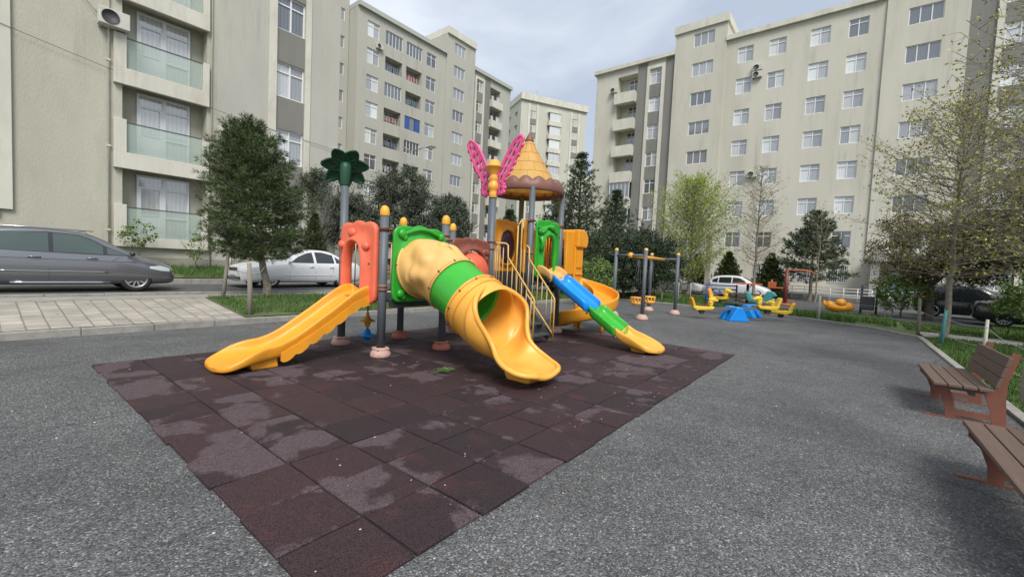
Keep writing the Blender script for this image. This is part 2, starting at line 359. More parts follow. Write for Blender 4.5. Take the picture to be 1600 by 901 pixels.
# ================================================================== BUILDINGS
wallA = mat('render_olive_grey', (0.455, 0.44, 0.36), .92, var=.10, vscale=.5, bump=.5, bscale=26, dirt=(.29, .28, .23), dirt_scale=.45, dirt_amt=.55, stretch=(1, 1, .35), streak=.6)
wallA2 = mat('render_pale_grey', (0.46, 0.45, 0.395), .92, var=.10, vscale=.5, bump=.4, bscale=26, dirt=(.30, .28, .22), dirt_scale=.5, dirt_amt=.5, stretch=(1, 1, .3), streak=.6)
wallB = mat('render_grey', (0.435, 0.425, 0.37), .92, var=.07, vscale=.25, dirt=(.27, .265, .23), dirt_scale=.25, dirt_amt=.45, stretch=(1, 1, .3), streak=.6)
wallC = mat('render_stone', (0.555, 0.535, 0.455), .92, var=.06, vscale=.25, dirt=(.44, .41, .33), dirt_scale=.22, dirt_amt=.6, stretch=(1, 1, .3), streak=.6)
wallD = mat('render_light', (0.52, 0.51, 0.44), .92, var=.06, vscale=.2, dirt=(.42, .41, .36), dirt_scale=.2, dirt_amt=.5, stretch=(1, 1, .3), streak=.6)
dark_panel = mat('grey_panel', (0.215, 0.21, 0.19), .9, var=.08, vscale=.6, dirt=(.17, .165, .15), dirt_scale=.6, streak=.6)
trim = mat('cream_trim', (0.60, 0.58, 0.50), .85, var=.08, vscale=.8, dirt=(.40, .37, .29), dirt_scale=1.4, dirt_amt=.55, stretch=(1, 1, .4), streak=.6)
pvc = mat('white_pvc', (0.72, 0.73, 0.74), .35, spec=.5)
blue_pvc = mat('blue_shutter', (0.04, 0.09, 0.30), .5)
roofm = mat('roof_metal', (0.30, 0.30, 0.30), .6)
inside = mat('shaded_room', (0.10, 0.10, 0.09), .9)
metal_grey = mat('galvanised_metal', (0.35, 0.36, 0.37), .45, metal=.5)
black_m = mat('black_rubber', (0.02, 0.02, 0.02), .7)
frost = mat('frosted_glass', (0.42, 0.50, 0.46), .25, spec=.6)
def pane_mat(name, kind):
    m = bpy.data.materials.new(name); m.use_nodes = True; t = m.node_tree; b = t.nodes['Principled BSDF']; k = t.links.new
    tcn = N(t, 'ShaderNodeTexCoord'); mpn = N(t, 'ShaderNodeMapping'); oi = N(t, 'ShaderNodeObjectInfo')
    k(tcn.outputs['Object'], mpn.inputs['Vector']); k(oi.outputs['Random'], mpn.inputs['Location'])
    wv = N(t, 'ShaderNodeTexWave', i_Scale=2.2, i_Distortion=3.0, i_Detail=3.0); k(mpn.outputs[0], wv.inputs['Vector'])
    r = N(t, 'ShaderNodeValToRGB'); e = r.color_ramp.elements
    lo, hi = {'curtain': ((.54, .55, .55), (.66, .67, .66)), 'dark': ((.07, .08, .085), (.12, .13, .14)), 'blind': ((.27, .28, .29), (.33, .34, .35))}[kind]
    e[0].color = (*lo, 1); e[1].color = (*hi, 1); k(wv.outputs['Fac'], r.inputs['Fac'])
    h = N(t, 'ShaderNodeHueSaturation'); mr = N(t, 'ShaderNodeMapRange'); mr.inputs['To Min'].default_value = .65; mr.inputs['To Max'].default_value = 1.2
    k(oi.outputs['Random'], mr.inputs['Value']); k(mr.outputs[0], h.inputs['Value']); k(r.outputs[0], h.inputs['Color']); k(h.outputs[0], b.inputs['Base Color'])
    b.inputs['Roughness'].default_value = .06; b.inputs['Specular IOR Level'].default_value = .9; b.inputs['IOR'].default_value = 1.9
    n = N(t, 'ShaderNodeTexNoise', i_Scale=1.2); k(mpn.outputs[0], n.inputs['Vector']); bp = N(t, 'ShaderNodeBump', i_Strength=.12, i_Distance=.05); k(n.outputs['Fac'], bp.inputs['Height']); k(bp.outputs[0], b.inputs['Normal'])
    return m
PANES = [pane_mat('pane_curtained', 'curtain'), pane_mat('pane_dark', 'dark'), pane_mat('pane_blind', 'blind')]

class Facade:
    """a wall in the vertical plane through o along e, outward normal n; local coords (s along, z up, d inward)"""
    def __init__(s, o, e, parent):
        s.o = Vector((o[0], o[1], 0)); s.e = Vector((e[0], e[1], 0)).normalized(); s.n = Vector((s.e.y, -s.e.x, 0)); s.parent = parent
        s.M = Matrix(((s.e.x, -s.n.x, 0, s.o.x), (s.e.y, -s.n.y, 0, s.o.y), (0, 0, 1, 0), (0, 0, 0, 1)))
    def P(s, a, z, d=0): return s.o+s.e*a+Vector((0, 0, z))-s.n*d
    def wall(s, name, a0, a1, z0, z1, ops, m, d0=0, thick=None, dm=None):
        """ops: (a0, a1, z0, z1, depth)"""
        mb = MB(); A = sorted({a0, a1, *[v for o in ops for v in o[:2]]}); Z = sorted({z0, z1, *[v for o in ops for v in o[2:4]]})
        for i in range(len(A)-1):
            for j in range(len(Z)-1):
                ca, cz = (A[i]+A[i+1])/2, (Z[j]+Z[j+1])/2
                if any(o[0] < ca < o[1] and o[2] < cz < o[3] for o in ops): continue
                mb.quad(s.P(A[i], Z[j], d0), s.P(A[i+1], Z[j], d0), s.P(A[i+1], Z[j+1], d0), s.P(A[i], Z[j+1], d0))
        for (x0, x1, y0, y1, dp) in ops:
            c = [(x0, y0), (x1, y0), (x1, y1), (x0, y1)]
            for k in range(4):
                p, q = c[k], c[(k+1) % 4]; mb.quad(s.P(*p, d0), s.P(*p, d0+dp), s.P(*q, d0+dp), s.P(*q, d0))
            mb.quad(*[s.P(*p, d0+dp) for p in c])
        if thick:
            for (p, q) in (((a0, z0), (a1, z0)), ((a1, z0), (a1, z1)), ((a1, z1), (a0, z1)), ((a0, z1), (a0, z0))):
                mb.quad(s.P(*p, d0), s.P(*p, d0+thick), s.P(*q, d0+thick), s.P(*q, d0))
        return mb.build(name, m, s.parent, fix=False)
    def box(s, name, a0, a1, z0, z1, d0, d1, m, parent=None, bevel=0):
        mb = MB(); mb.box(a0, a1, d0, d1, z0, z1, s.M); return mb.build(name, m, parent or s.parent, bevel=bevel)
WIN = {}
def window_proto(wd, ht, kind, pk):
    """window frame with its pane, centred on the sill: x 0..wd, z 0..ht, outer face at y=0"""
    key = (round(wd, 2), round(ht, 2), kind, pk)
    if key in WIN: return WIN[key]
    f = MB(); t = .065
    f.box(0, wd, 0, .07, 0, t); f.box(0, wd, 0, .07, ht-t, ht); f.box(0, t, 0, .07, t, ht-t); f.box(wd-t, wd, 0, .07, t, ht-t)
    tz = ht*.73
    if kind == 'cross':
        f.box(t, wd-t, .0, .065, tz-.03, tz+.03); f.box(wd/2-.035, wd/2+.035, -.004, .066, t, ht-t)
    elif kind == 'triple':
        for q in (1/3, 2/3): f.box(wd*q-.035, wd*q+.035, 0, .065, t, ht-t)
    elif kind == 'loggia':
        for q in range(1, 5): f.box(wd*q/5-.03, wd*q/5+.03, 0, .065, t, ht-t)
    elif kind == 'single': pass
    elif kind == 'shutters': f.box(wd*.33-.03, wd*.33+.03, 0, .065, t, ht-t); f.box(wd*.66-.03, wd*.66+.03, 0, .065, t, ht-t)
    elif kind == 'door':      # balcony door on the left half, window to the right
        tz = ht*.80; f.box(t, wd-t, 0, .065, tz-.035, tz+.035); f.box(wd*.5-.06, wd*.5+.06, -.004, .067, t, ht-t)
        f.box(t, wd*.5-.06, -.002, .066, ht*.36, ht*.36+.05); f.box(t, t+.07, -.003, .067, t, tz-.036); f.box(wd*.5-.13, wd*.5-.061, -.003, .067, t, tz-.036)
        f.box(wd*.5+.06, wd-t, 0, .5*.13, ht*.34, ht*.34+.06)
    fo = f.build('window', blue_pvc if kind == 'shutters' else pvc, None, bevel=0, fix=False)
    p = MB()
    if kind == 'cross':      # each casement its own curtain
        p.box(t, wd/2-.03, .05, .056, t, ht-t); p.cur = 1; p.box(wd/2+.03, wd-t, .052, .058, t, ht-t); p.cur = 0
    else: p.box(t, wd-t, .05, .056, t, ht-t)
    p.build('pane', [PANES[pk], PANES[{0: 2, 1: 1, 2: 0}[pk]]], fo, fix=False)
    if kind == 'shutters':
        q = MB()
        q.box(.05, wd*.31, -.02, .04, .06, ht-.06); q.box(wd*.69, wd-.05, -.02, .04, .06, ht-.06); q.pieces('shutter', blue_pvc, fo)
    if kind == 'door':
        q = MB(); q.box(t+.07, wd*.5-.13, .02, .045, .06, ht*.36); q.build('door_panel', pvc, fo)
    # only kept as a source of copies
    WIN[key] = [fo, False]; return WIN[key]
def put_window(F, a, z, wd, ht, kind, d=.10, pk=None, parent=None):
    if pk is None: pk = random.choice((0, 0, 1, 2)) if kind != 'triple' else random.choice((2, 2, 1))
    e = window_proto(wd, ht, kind, pk)
    if not e[1]: o = e[0]; e[1] = True
    else: o = copy_tree(e[0])
    o.parent = parent or F.parent; o.matrix_basis = F.M @ Matrix.Translation((a, d, z)); return o
def ac_unit(parent, F, a, z, out=.30, d0=0):
    mb = MB(); mb.box(a, a+.82, d0-out-.04, d0-.04, z, z+.56, F.M); o = mb.build('air_conditioner', mat('ac_cream', (.55, .54, .48), .6, dirt=(.3, .28, .24), dirt_scale=4), parent, bevel=.02)
    g = MB(); M = F.M @ Matrix.Translation((a+.30, d0-out-.045, z+.28)) @ Matrix.Rotation(pi/2, 4, 'X')
    g.lathe([(.001, 0), (.22, 0), (.22, .015), (.24, .015), (.24, 0)], (0, 0, 0), 18, M); g.build('fan_grille', mat('grille_dark', (.05, .05, .05), .6), o)
    b = MB(); b.box(a+.08, a+.11, d0-out, d0, z-.05, z, F.M); b.box(a+.70, a+.73, d0-out, d0, z-.05, z, F.M); b.pieces('bracket', metal_grey, o)
def shell(parent, F, a0, a1, depth, z0, z1, m, d0=.0):
    """side walls, back and flat roof behind a facade"""
    mb = MB(); P = F.P; e = .002
    mb.quad(P(a0, z0, d0), P(a0, z1, d0), P(a0, z1, depth), P(a0, z0, depth)); mb.quad(P(a1, z0, d0), P(a1, z0, depth), P(a1, z1, depth), P(a1, z1, d0))
    mb.quad(P(a0, z0, depth), P(a0, z1, depth), P(a1, z1, depth), P(a1, z0, depth))
    mb.build('side_wall', m, parent, fix=False)
    r = MB(); r.quad(P(a0, z1-.02, d0), P(a1, z1-.02, d0), P(a1, z1-.02, depth), P(a0, z1-.02, depth)); r.build('roof', roofm, parent, fix=False)

# ---------------------------------------------------------------- A: near block on the left, wall plane y = 21.2
def building_A():
    b = tag(wroot('apartment_building', (0, 21.2, .8)), 'nearest olive grey apartment block, glass fronted balconies, behind the parked cars', 'building', None)
    F = Facade((0, 21.2), (1, 0), b)
    ZT = 27.3; ops = []
    rows = [2.0+3*k for k in range(0, 9)]                 # balcony floor levels
    zb = [1.98, 5.05, 8.05, 11.05, 14.05, 17.05, 20.05, 23.05]
    for z in zb: ops.append((3.45, 6.05, z-.03, z+2.55, .62))
    zw = [2.85, 5.85, 8.88, 11.9, 14.9, 17.9, 20.9, 23.9]
    F.wall('wall', -14, 11.75, .3, ZT, ops + [(8.72, 10.0, z, z+1.58, .16) for z in zw] + [(-.75, .52, z-.1, z+1.5, .16) for z in zw] + [(-9.5, -8, z-.1, z+1.5, .16) for z in zw], wallA)
    shell(b, F, -14, 11.75, 13, .3, ZT, wallA)
    F2 = F
    for i, z in enumerate(zb):
        lo = z-.58 if i else z-.36
        bb = MB(); bb.box(3.2, 6.1, -.16, -.003, lo, z, F.M); bb.box(3.2, 3.55, -.155, -.003, z, z+1.18, F.M); bb.box(5.88, 6.1, -.155, -.003, z, z+1.12, F.M)
        fl = bb.build('balcony', trim, b, bevel=.01)
        gl = MB(); gl.box(3.55, 5.88, -.06, -.045, z+.02, z+1.08, F.M); gl.build('glass_screen', frost_glass, fl)
        rl = MB(); rl.box(3.55, 5.88, -.075, -.03, z+1.08, z+1.11, F.M); rl.build('handrail', mat('dark_rail', (.08, .08, .08), .4), fl)
        put_window(F, 3.95, z, 1.66, 2.42, 'door', d=.53, pk=0)
    for i, z in enumerate(zw):
        put_window(F, 8.72, z, 1.28, 1.58, 'cross', .09, pk=[0, 0, 0, 1, 0, 2, 0, 0][i])
        put_window(F, -.75, z-.1, 1.27, 1.6, 'cross', .09, pk=0); put_window(F, -9.5, z-.1, 1.5, 1.6, 'cross', .09, pk=0)
        if i: 
            F.box('spandrel', 8.72, 10.0, z-3+1.585, z-.003, -.012, 0.05, dark_panel); F.box('spandrel', -.75, .52, z-3+1.49, z-.103, -.012, .05, dark_panel)
    F.box('pilaster', 8.38, 8.715, .8, ZT-.5, -.10, -.002, trim, bevel=.01); F.box('pilaster', 10.005, 10.27, .8, ZT-.5, -.10, -.002, trim, bevel=.01)
    F.box('pilaster', .525, .82, 2.62, ZT-.5, -.10, -.002, trim, bevel=.01); F.box('pilaster', -1.1, -.755, 2.62, ZT-.5, -.10, -.002, trim, bevel=.01)
    F.box('bay_sill', -.75, .52, 2.42, 2.745, -.10, -.004, trim)
    F.box('pale_wall_strip', 10.272, 11.75, .35, ZT-.05, -.05, -.003, wallA2)
    F.box('pale_wall_strip', 6.42, 8.376, 1.0, ZT-.05, -.014, -.003, wallA2)
    F.box('cornice', -14.2, 11.95, ZT, ZT+.5, -.3, 13.2, trim)
    F.box('plinth', -14, 11.76, .2, 1.25, -.03, -.002, mat('plinth_grey', (.30, .29, .24), .9, var=.1, dirt=(.2, .19, .16), dirt_scale=1.0))
    dp = MB(); dp.tube([F.P(3.08, .9, -.06), F.P(3.08, ZT, -.06)], .03, 8)
    for zz in range(2, 27, 3): dp.cbox(tuple(F.P(3.08, zz+.2, -.05)), (.10, .09, .06))
    dp.build('drainpipe', trim, b)
    dp = MB(); dp.tube([F.P(6.2, .9, -.06), F.P(6.2, ZT, -.06)], .022, 8); dp.tube([F.P(6.95, .85, -.05), F.P(6.95, 1.6, -.05)], .035, 8); dp.pieces('drainpipe', trim, b)
    ac_unit(b, F, 2.78, 9.28, .38); ac_unit(b, F, 6.4, 6.2, .34)
    cc = MB(); cc.box(11.5, 11.62, -.30, -.05, 7.05, 7.13, F.M); cc.box(11.5, 11.62, -.42, -.18, 6.98, 7.07, F.M); cc.build('security_camera', pvc, b, bevel=.01)
    # trailing service cables fixed along the wall
    cb = MB(); pts = [F.P(-1+12.5*i/24, 8.6-(6.9/12.5)*0 + (-1.55)*(i/24) - .25*sin(pi*i/24), -.12) for i in range(25)]
    cb.tube(pts, .008, 5); cb.build('cable', black_m, b); cb = MB(); cb.tube([F.P(1.7+1.1*i/10, 11.0-1.35*(i/10)**.8, -.1) for i in range(11)], .008, 5); cb.build('cable', black_m, b)
    return b
frost_glass = bpy.data.materials.new('green_tinted_glass'); frost_glass.use_nodes = True
q = frost_glass.node_tree.nodes['Principled BSDF']; q.inputs['Base Color'].default_value = (.42, .52, .46, 1); q.inputs['Roughness'].default_value = .12
q.inputs['Alpha'].default_value = .42; q.inputs['Specular IOR Level'].default_value = .8
building_A()

def cornice(F, a0, a1, z, m=trim, h=.5, out=.35, depth=12): F.box('cornice', a0-.02, a1+.02, z, z+h, -out, depth, m)
def plain_windows(F, a, wd, tops, ht, kind, d=.12, pk=None):
    for z in tops: put_window(F, a, z-ht, wd, ht, kind, d-.03, pk)

# ---------------------------------------------------------------- B: long block at the back left, plane y = 45.1
def building_B():
    b = tag(wroot('apartment_building', (35, 45.1, 0)), 'grey block in the left distance with recessed loggias and one pair of blue shutters', 'building')
    F = Facade((0, 45.1), (1, 0), b); H = .55
    # stair wing further left, set back
    F0 = Facade((0, 46.8), (1, 0), b); T0 = [29.6-3*k for k in range(9)]
    F0.wall('wall', 8, 27.0, -1, 33, [(25.6, 26.5, z-1.3, z, .15) for z in T0], wallB); plain_windows(F0, 25.6, .9, T0, 1.3, 'single', pk=2)
    shell(b, F0, 8, 27.0, 12, -1, 33, wallB)
    # main part
    T = [28.8-3*k for k in range(10)]; ops = []
    for i, z in enumerate(T):
        ops += [(28.3, 29.9, z-1.7, z, .15), (37.0, 38.6, z-1.65, z, .15)]
        for j, a in enumerate((30.75, 33.8)): ops.append((a, a+2.45, z-1.65, z-.02, .15 if (i == 0 or (i, j) in ((2, 0), (3, 1), (4, 1))) else 1.3))
    F.wall('wall', 27.05, 40.3, -1, 29.8, ops, wallB); shell(b, F, 27.05, 40.3, 12, -1, 29.8, wallB); cornice(F, 27.05, 40.2, 29.8, mat('roof_edge', (.42, .42, .38), .8))
    for i, z in enumerate(T):
        put_window(F, 28.3, z-1.7, 1.6, 1.7, 'cross', .09); put_window(F, 37.0, z-1.65, 1.6, 1.65, 'cross', .09)
        for j, a in enumerate((30.75, 33.8)):
            if i == 0 or (i, j) in ((2, 0), (4, 1)): put_window(F, a, z-1.65, 2.45, 1.63, 'loggia', .09, 1)
            elif (i, j) == (3, 1): put_window(F, a, z-1.65, 2.45, 1.63, 'shutters', .09, 1)
            else:
                put_window(F, a+.9, z-1.6, 1.2, 1.45, 'cross', 1.22, 1)
                if (i+j) % 2:
                    rl = MB()
                    for k in range(9): rl.box(a+.1+k*.28, a+.13+k*.28, .06, .09, z-1.64, z-.9, F.M)
                    rl.box(a, a+2.45, .06, .09, z-.93, z-.90, F.M); rl.build('railing', metal_grey, b)
                la = MB()
                for k in range(5): la.box(a+.25+k*.42, a+.5+k*.42, .5, .52, z-1.25-random.random()*.25, z-.75, F.M)
                la.build('laundry', [mat('laundry_pink', (.5, .25, .25), .9), mat('laundry_white', (.5, .5, .5), .9), mat('laundry_blue', (.12, .16, .25), .9)][(i*2+j) % 3], b)
    ac_unit(b, F, 29.4, 26.1, .3)
    # taller centre
    FB = Facade((0, 44.95), (1, 0), b); T2 = [31.95-3.0*k for k in range(11)]
    FB.wall('wall', 40.3, 45.8, -1, 32.6, [(41.7, 43.8, z-1.45, z, .15) for z in T2], wallB); shell(b, FB, 40.3, 45.8, 12, -1, 32.6, wallB)
    for z in T2: put_window(FB, 41.7, z-1.45, 2.1, 1.45, 'triple', .09, random.choice((1, 2, 2)))
    cornice(FB, 40.3, 45.8, 32.6, trim, .9, .25)
    # right part: grey bay with framed strip, balconies, pale end
    FC = Facade((0, 45.3), (1, 0), b); T3 = [28.85-3*k for k in range(10)]
    FC.wall('wall', 45.8, 54.6, -1, 29.9, [(46.65, 47.95, z-1.6, z, .12) for z in T3] + [(49.7, 52.1, z-2.2, z-.05, 1.2) for z in T3], wallB); shell(b, FC, 45.8, 54.6, 12, -1, 29.9, wallB)
    cornice(FC, 45.8, 54.7, 29.9, mat('roof_edge', (.42, .42, .38), .8)); 
    FC.box('grey_bay', 45.85, 46.2, -1, 29.7, -.03, -.003, dark_panel); FC.box('grey_bay', 48.4, 49.68, -1, 29.7, -.03, -.003, dark_panel)
    FC.box('white_frame', 46.25, 46.6, -1, 29.3, -.12, -.003, trim); FC.box('white_frame', 48.0, 48.35, -1, 29.3, -.12, -.003, trim); FC.box('white_frame', 46.6, 48.0, 28.95, 29.3, -.12, -.003, trim)
    for z in T3:
        put_window(FC, 46.65, z-1.6, 1.3, 1.6, 'cross', .07); put_window(FC, 50.4, z-2.1, 1.3, 1.9, 'cross', 1.1, 1)
        FC.box('spandrel', 46.62, 47.98, z-2.98, z-1.62, -.03, -.004, dark_panel)
        FC.box('balcony', 49.6, 52.2, z-3.05, z-2.0, -.55, -.003, trim)
        la = MB(); la.box(49.9, 50.3, -.2, -.1, z-1.9, z-1.3, FC.M); la.box(51.0, 51.7, -.25, -.2, z-1.9, z-1.2, FC.M); la.build('laundry', mat('laundry_white', (.5, .5, .5), .9), b)
building_B()

# ---------------------------------------------------------------- C: long block on the right, plane x = 47
def building_C():
    b = tag(wroot('apartment_building', (47, 6, 0)), 'pale stone coloured block on the right with raised centre and white parapets', 'building')
    F = Facade((47, 0), (0, -1), b)       # s = -y
    T = [23.95-3*k for k in range(8)]; W = [(-10.2, 1.36), (-7.5, 1.36), (-4.3, 1.45), (-1.6, 1.36)]
    F.wall('wall', -11.25, .85, -.3, 24.9, [(a, a+wd, z-1.5, z, .14) for a, wd in W for z in T], wallC); shell(b, F, -11.25, .85, 12, -.3, 24.9, wallC)
    F.box('cornice', -11.3, .83, 24.9, 25.35, -.3, 12, trim)
    for a, wd in W:
        for i, z in enumerate(T): put_window(F, a, z-1.5, wd, 1.5, 'cross', .08, random.choice((0, 0, 0, 0, 2, 1)) if i < 6 else random.choice((1, 1, 0)))
    for a, wd in W:
        gr = MB()
        for k in range(9): gr.box(a+.05+k*wd/9, a+.075+k*wd/9, -.05, -.02, 1.4, 3.0, F.M)
        for q in (1.45, 2.2, 2.95): gr.box(a, a+wd, -.045, -.02, q, q+.03, F.M)
        gr.build('window_bars', pvc, b)
    ac_unit(b, F, -8.75, 21.3, .3); ac_unit(b, F, -8.75, 20.65, .3); ac_unit(b, F, -8.55, 11.2, .3)
    # raised part
    F2 = Facade((46.8, 0), (0, -1), b); T2 = [26.4-3.0*k for k in range(9)]
    F2.wall('wall', -16.3, -11.25, -.3, 26.8, [(-14.45, -12.4, z-1.35, z, .14) for z in T2], wallC); shell(b, F2, -16.3, -11.25, 12, -.3, 26.8, wallC)
    F2.box('cornice', -16.45, -11.1, 26.8, 27.6, -.2, 12, trim)
    for z in T2: put_window(F2, -14.45, z-1.35, 2.05, 1.35, 'triple', .08)
    # left end with grey bay and balconies
    F3 = Facade((47.1, 0), (0, -1), b); T3 = [23.95-3*k for k in range(8)]
    F3.wall('wall', -25.6, -16.3, -.3, 24.9, [(-19.0, -17.7, z-1.55, z, .12) for z in T3] + [(-22.85, -20.45, z-2.1, z+.1, 1.2) for z in T3], wallC); shell(b, F3, -25.6, -16.3, 12, -.3, 24.9, wallC)
    F3.box('cornice', -25.9, -16.32, 24.9, 25.3, -.35, 12, trim)
    F3.box('grey_bay', -20.42, -19.32, -.3, 24.85, -.04, -.003, dark_panel); F3.box('grey_bay', -17.3, -16.32, -.3, 24.85, -.04, -.003, dark_panel)
    F3.box('white_frame', -19.32, -19.02, -.3, 24.4, -.16, -.003, trim); F3.box('white_frame', -17.68, -17.32, -.3, 24.4, -.16, -.003, trim); F3.box('white_frame', -19.02, -17.68, 24.05, 24.4, -.16, -.003, trim)
    for i, z in enumerate(T3):
        put_window(F3, -19.0, z-1.55, 1.3, 1.55, 'cross', .06)
        F3.box('spandrel', -19.01, -17.69, z-2.98, z-1.56, -.03, -.004, dark_panel)
        F3.box('balcony', -22.95, -20.5, z-3.15, z-1.95, -.6, -.003, trim)
        if i in (4, 5, 6): put_window(F3, -22.95, z-1.93, 2.45, 1.9, 'loggia', -.5, 1)
        else: put_window(F3, -21.9, z-2.0, 1.2, 1.9, 'cross', 1.1, 1)
    ac_unit(b, F3, -23.6, 22.3, .4)
    # right part
    F0 = Facade((46.85, 0), (0, -1), b); T0 = [26.6-2.98*k for k in range(9)]
    F0.wall('wall', .85, 5.7, -.3, 27.3, [(2.2, 4.25, z-1.35, z, .14) for z in T0], wallC); shell(b, F0, .85, 5.7, 12, -.3, 27.3, wallC)
    for z in T0: put_window(F0, 2.2, z-1.35, 2.05, 1.35, 'triple', .08)
    F0.box('cornice', .75, 5.8, 27.3, 28.0, -.2, 12, trim)
    F4 = Facade((47.1, 0), (0, -1), b)
    F4.wall('wall', 5.7, 26, -.3, 24.9, [(7.6, 9.2, z-1.55, z, .12) for z in T3] + [(12, 14.4, z-2.1, z+.1, 1.2) for z in T3] + [(18, 19.5, z-1.5, z, .14) for z in T3], wallC); shell(b, F4, 5.7, 26, 12, -.3, 24.9, wallC)
    F4.box('cornice', 5.72, 26.2, 24.9, 25.3, -.35, 12, trim)
    F4.box('grey_bay', 5.72, 7.1, -.3, 24.85, -.04, -.003, dark_panel); F4.box('grey_bay', 9.75, 11.9, -.3, 24.85, -.04, -.003, dark_panel)
    F4.box('white_frame', 7.15, 7.5, -.3, 24.4, -.16, -.003, trim); F4.box('white_frame', 9.3, 9.65, -.3, 24.4, -.16, -.003, trim)
    for i, z in enumerate(T3):
        put_window(F4, 7.6, z-1.55, 1.6, 1.55, 'cross', .06, 0); F4.box('spandrel', 7.52, 9.28, z-2.98, z-1.56, -.03, -.004, dark_panel)
        F4.box('balcony', 11.95, 14.45, z-3.15, z-1.95, -.6, -.003, trim); put_window(F4, 12.6, z-2.0, 1.2, 1.9, 'cross', 1.1, 1); put_window(F4, 18, z-1.5, 1.5, 1.5, 'cross', .08)
    # entrance porch
    F0.box('porch_column', 1.2, 1.75, -.2, 3.3, -2.2, -.003, mat('porch_grey', (.30, .29, .27), .85, var=.1)); F0.box('porch_roof', 1.1, 5.4, 3.3, 3.9, -2.4, -.003, mat('porch_grey', (.30, .29, .27), .85))
    F0.box('porch_column', 4.8, 5.3, -.2, 3.3, -2.2, -.003, mat('porch_grey', (.30, .29, .27), .85))
    F0.box('entrance_door', 2.4, 3.7, 0, 2.5, -.08, -.003, mat('pale_blue_door', (.35, .50, .52), .4))
building_C()

# ---------------------------------------------------------------- D: far tower block, and a lower one behind it
def far_point(px, py, depth):
    return Vector((0, 0, EYE)) + CF*depth + CR*((px-800)/FPX*depth) - CU*((py-450.5)/FPX*depth)
def building_D():
    b = tag(wroot('apartment_building', (75, 62, 0)), 'distant pale tower block behind the cone roof, with stacked white bay balconies', 'building')
    p0 = far_point(815, 155, 95); p1 = Vector((cos(radians(-28.7)), sin(radians(-28.7)), 0)); z = p0.z
    F = Facade((p0.x, p0.y), (p1.x, p1.y), b); 
    Wd = 17.0; T = [z-2.0-3*k for k in range(12)]; zt = z
    F.wall('wall', 0, Wd, -1, zt, [(2.3, 3.7, t-1.7, t, .12) for t in T] + [(13.2, 14.6, t-1.7, t, .12) for t in T], wallD)
    sd = MB(); S = Facade((p0.x, p0.y), (-p1.y, p1.x), b)
    G = Facade(tuple(p0.xy+Vector((-p1.y, p1.x))*16), (p1.y, -p1.x), b)
    G.wall('wall', 0, 16, -1, zt, [(a, a+1.6, t-1.5, t, .3) for a in (3, 8.5, 12.5) for t in T], wallD)
    r = MB(); r.quad(F.P(0, zt-.02), F.P(Wd, zt-.02), F.P(Wd, zt-.02, 16), F.P(0, zt-.02, 16)); r.quad(F.P(Wd, -1), F.P(Wd, zt), F.P(Wd, zt, 16), F.P(Wd, -1, 16)); r.build('roof', roofm, b)
    F.box('parapet', -.2, Wd+.2, zt, zt+1.4, -.5, 16.2, trim)
    for a in (1.7, 12.6):
        F.box('white_frame', a, a+.5, -1, zt-.6, -.2, -.003, trim); F.box('white_frame', a+2.1, a+2.6, -1, zt-.6, -.2, -.003, trim)
    for t in T:
        put_window(F, 2.3, t-1.7, 1.4, 1.7, 'cross', .07); put_window(F, 13.2, t-1.7, 1.4, 1.7, 'cross', .07)
        F.box('spandrel', 2.25, 3.75, t-2.95, t-1.72, -.04, -.003, dark_panel); F.box('spandrel', 13.15, 14.65, t-2.95, t-1.72, -.04, -.003, dark_panel)
        F.box('balcony', 6.6, 9.9, t-2.9, t-1.75, -1.0, -.003, trim); F.box('balcony_roof', 6.6, 9.9, t+.1, t+.25, -1.0, -.003, trim)
        put_window(F, 6.9, t-1.7, 2.7, 1.7, 'triple', -.9, 0)
    mast = MB(); q = F.P(6, zt, 5); mast.tube([q, q+Vector((0, 0, 5))], .06, 6); mast.build('mast', metal_grey, b)
    # lower block seen through the gap
    c = tag(wroot('apartment_building', (0, 0, 0)), 'low slice of a distant cream building in the gap left of the pale right-hand block', 'building')
    p0 = far_point(902, 285, 130); z2 = p0.z; F5 = Facade((p0.x, p0.y), (p1.x, p1.y), c)
    F5.wall('wall', 0, 14, -1, z2, [(a, a+1.5, t-1.4, t, .2) for a in (1, 4.5, 8, 11) for t in (z2-1, z2-4, z2-7, z2-10)], wallD); shell(c, F5, 0, 14, 12, -1, z2, wallD)
    F5.box('parapet', -.2, 14.2, z2, z2+.7, -.4, 12.2, trim); F5.box('stair_head', 1.5, 5, z2+.7, z2+3.2, 1, 6, wallD)
building_D()
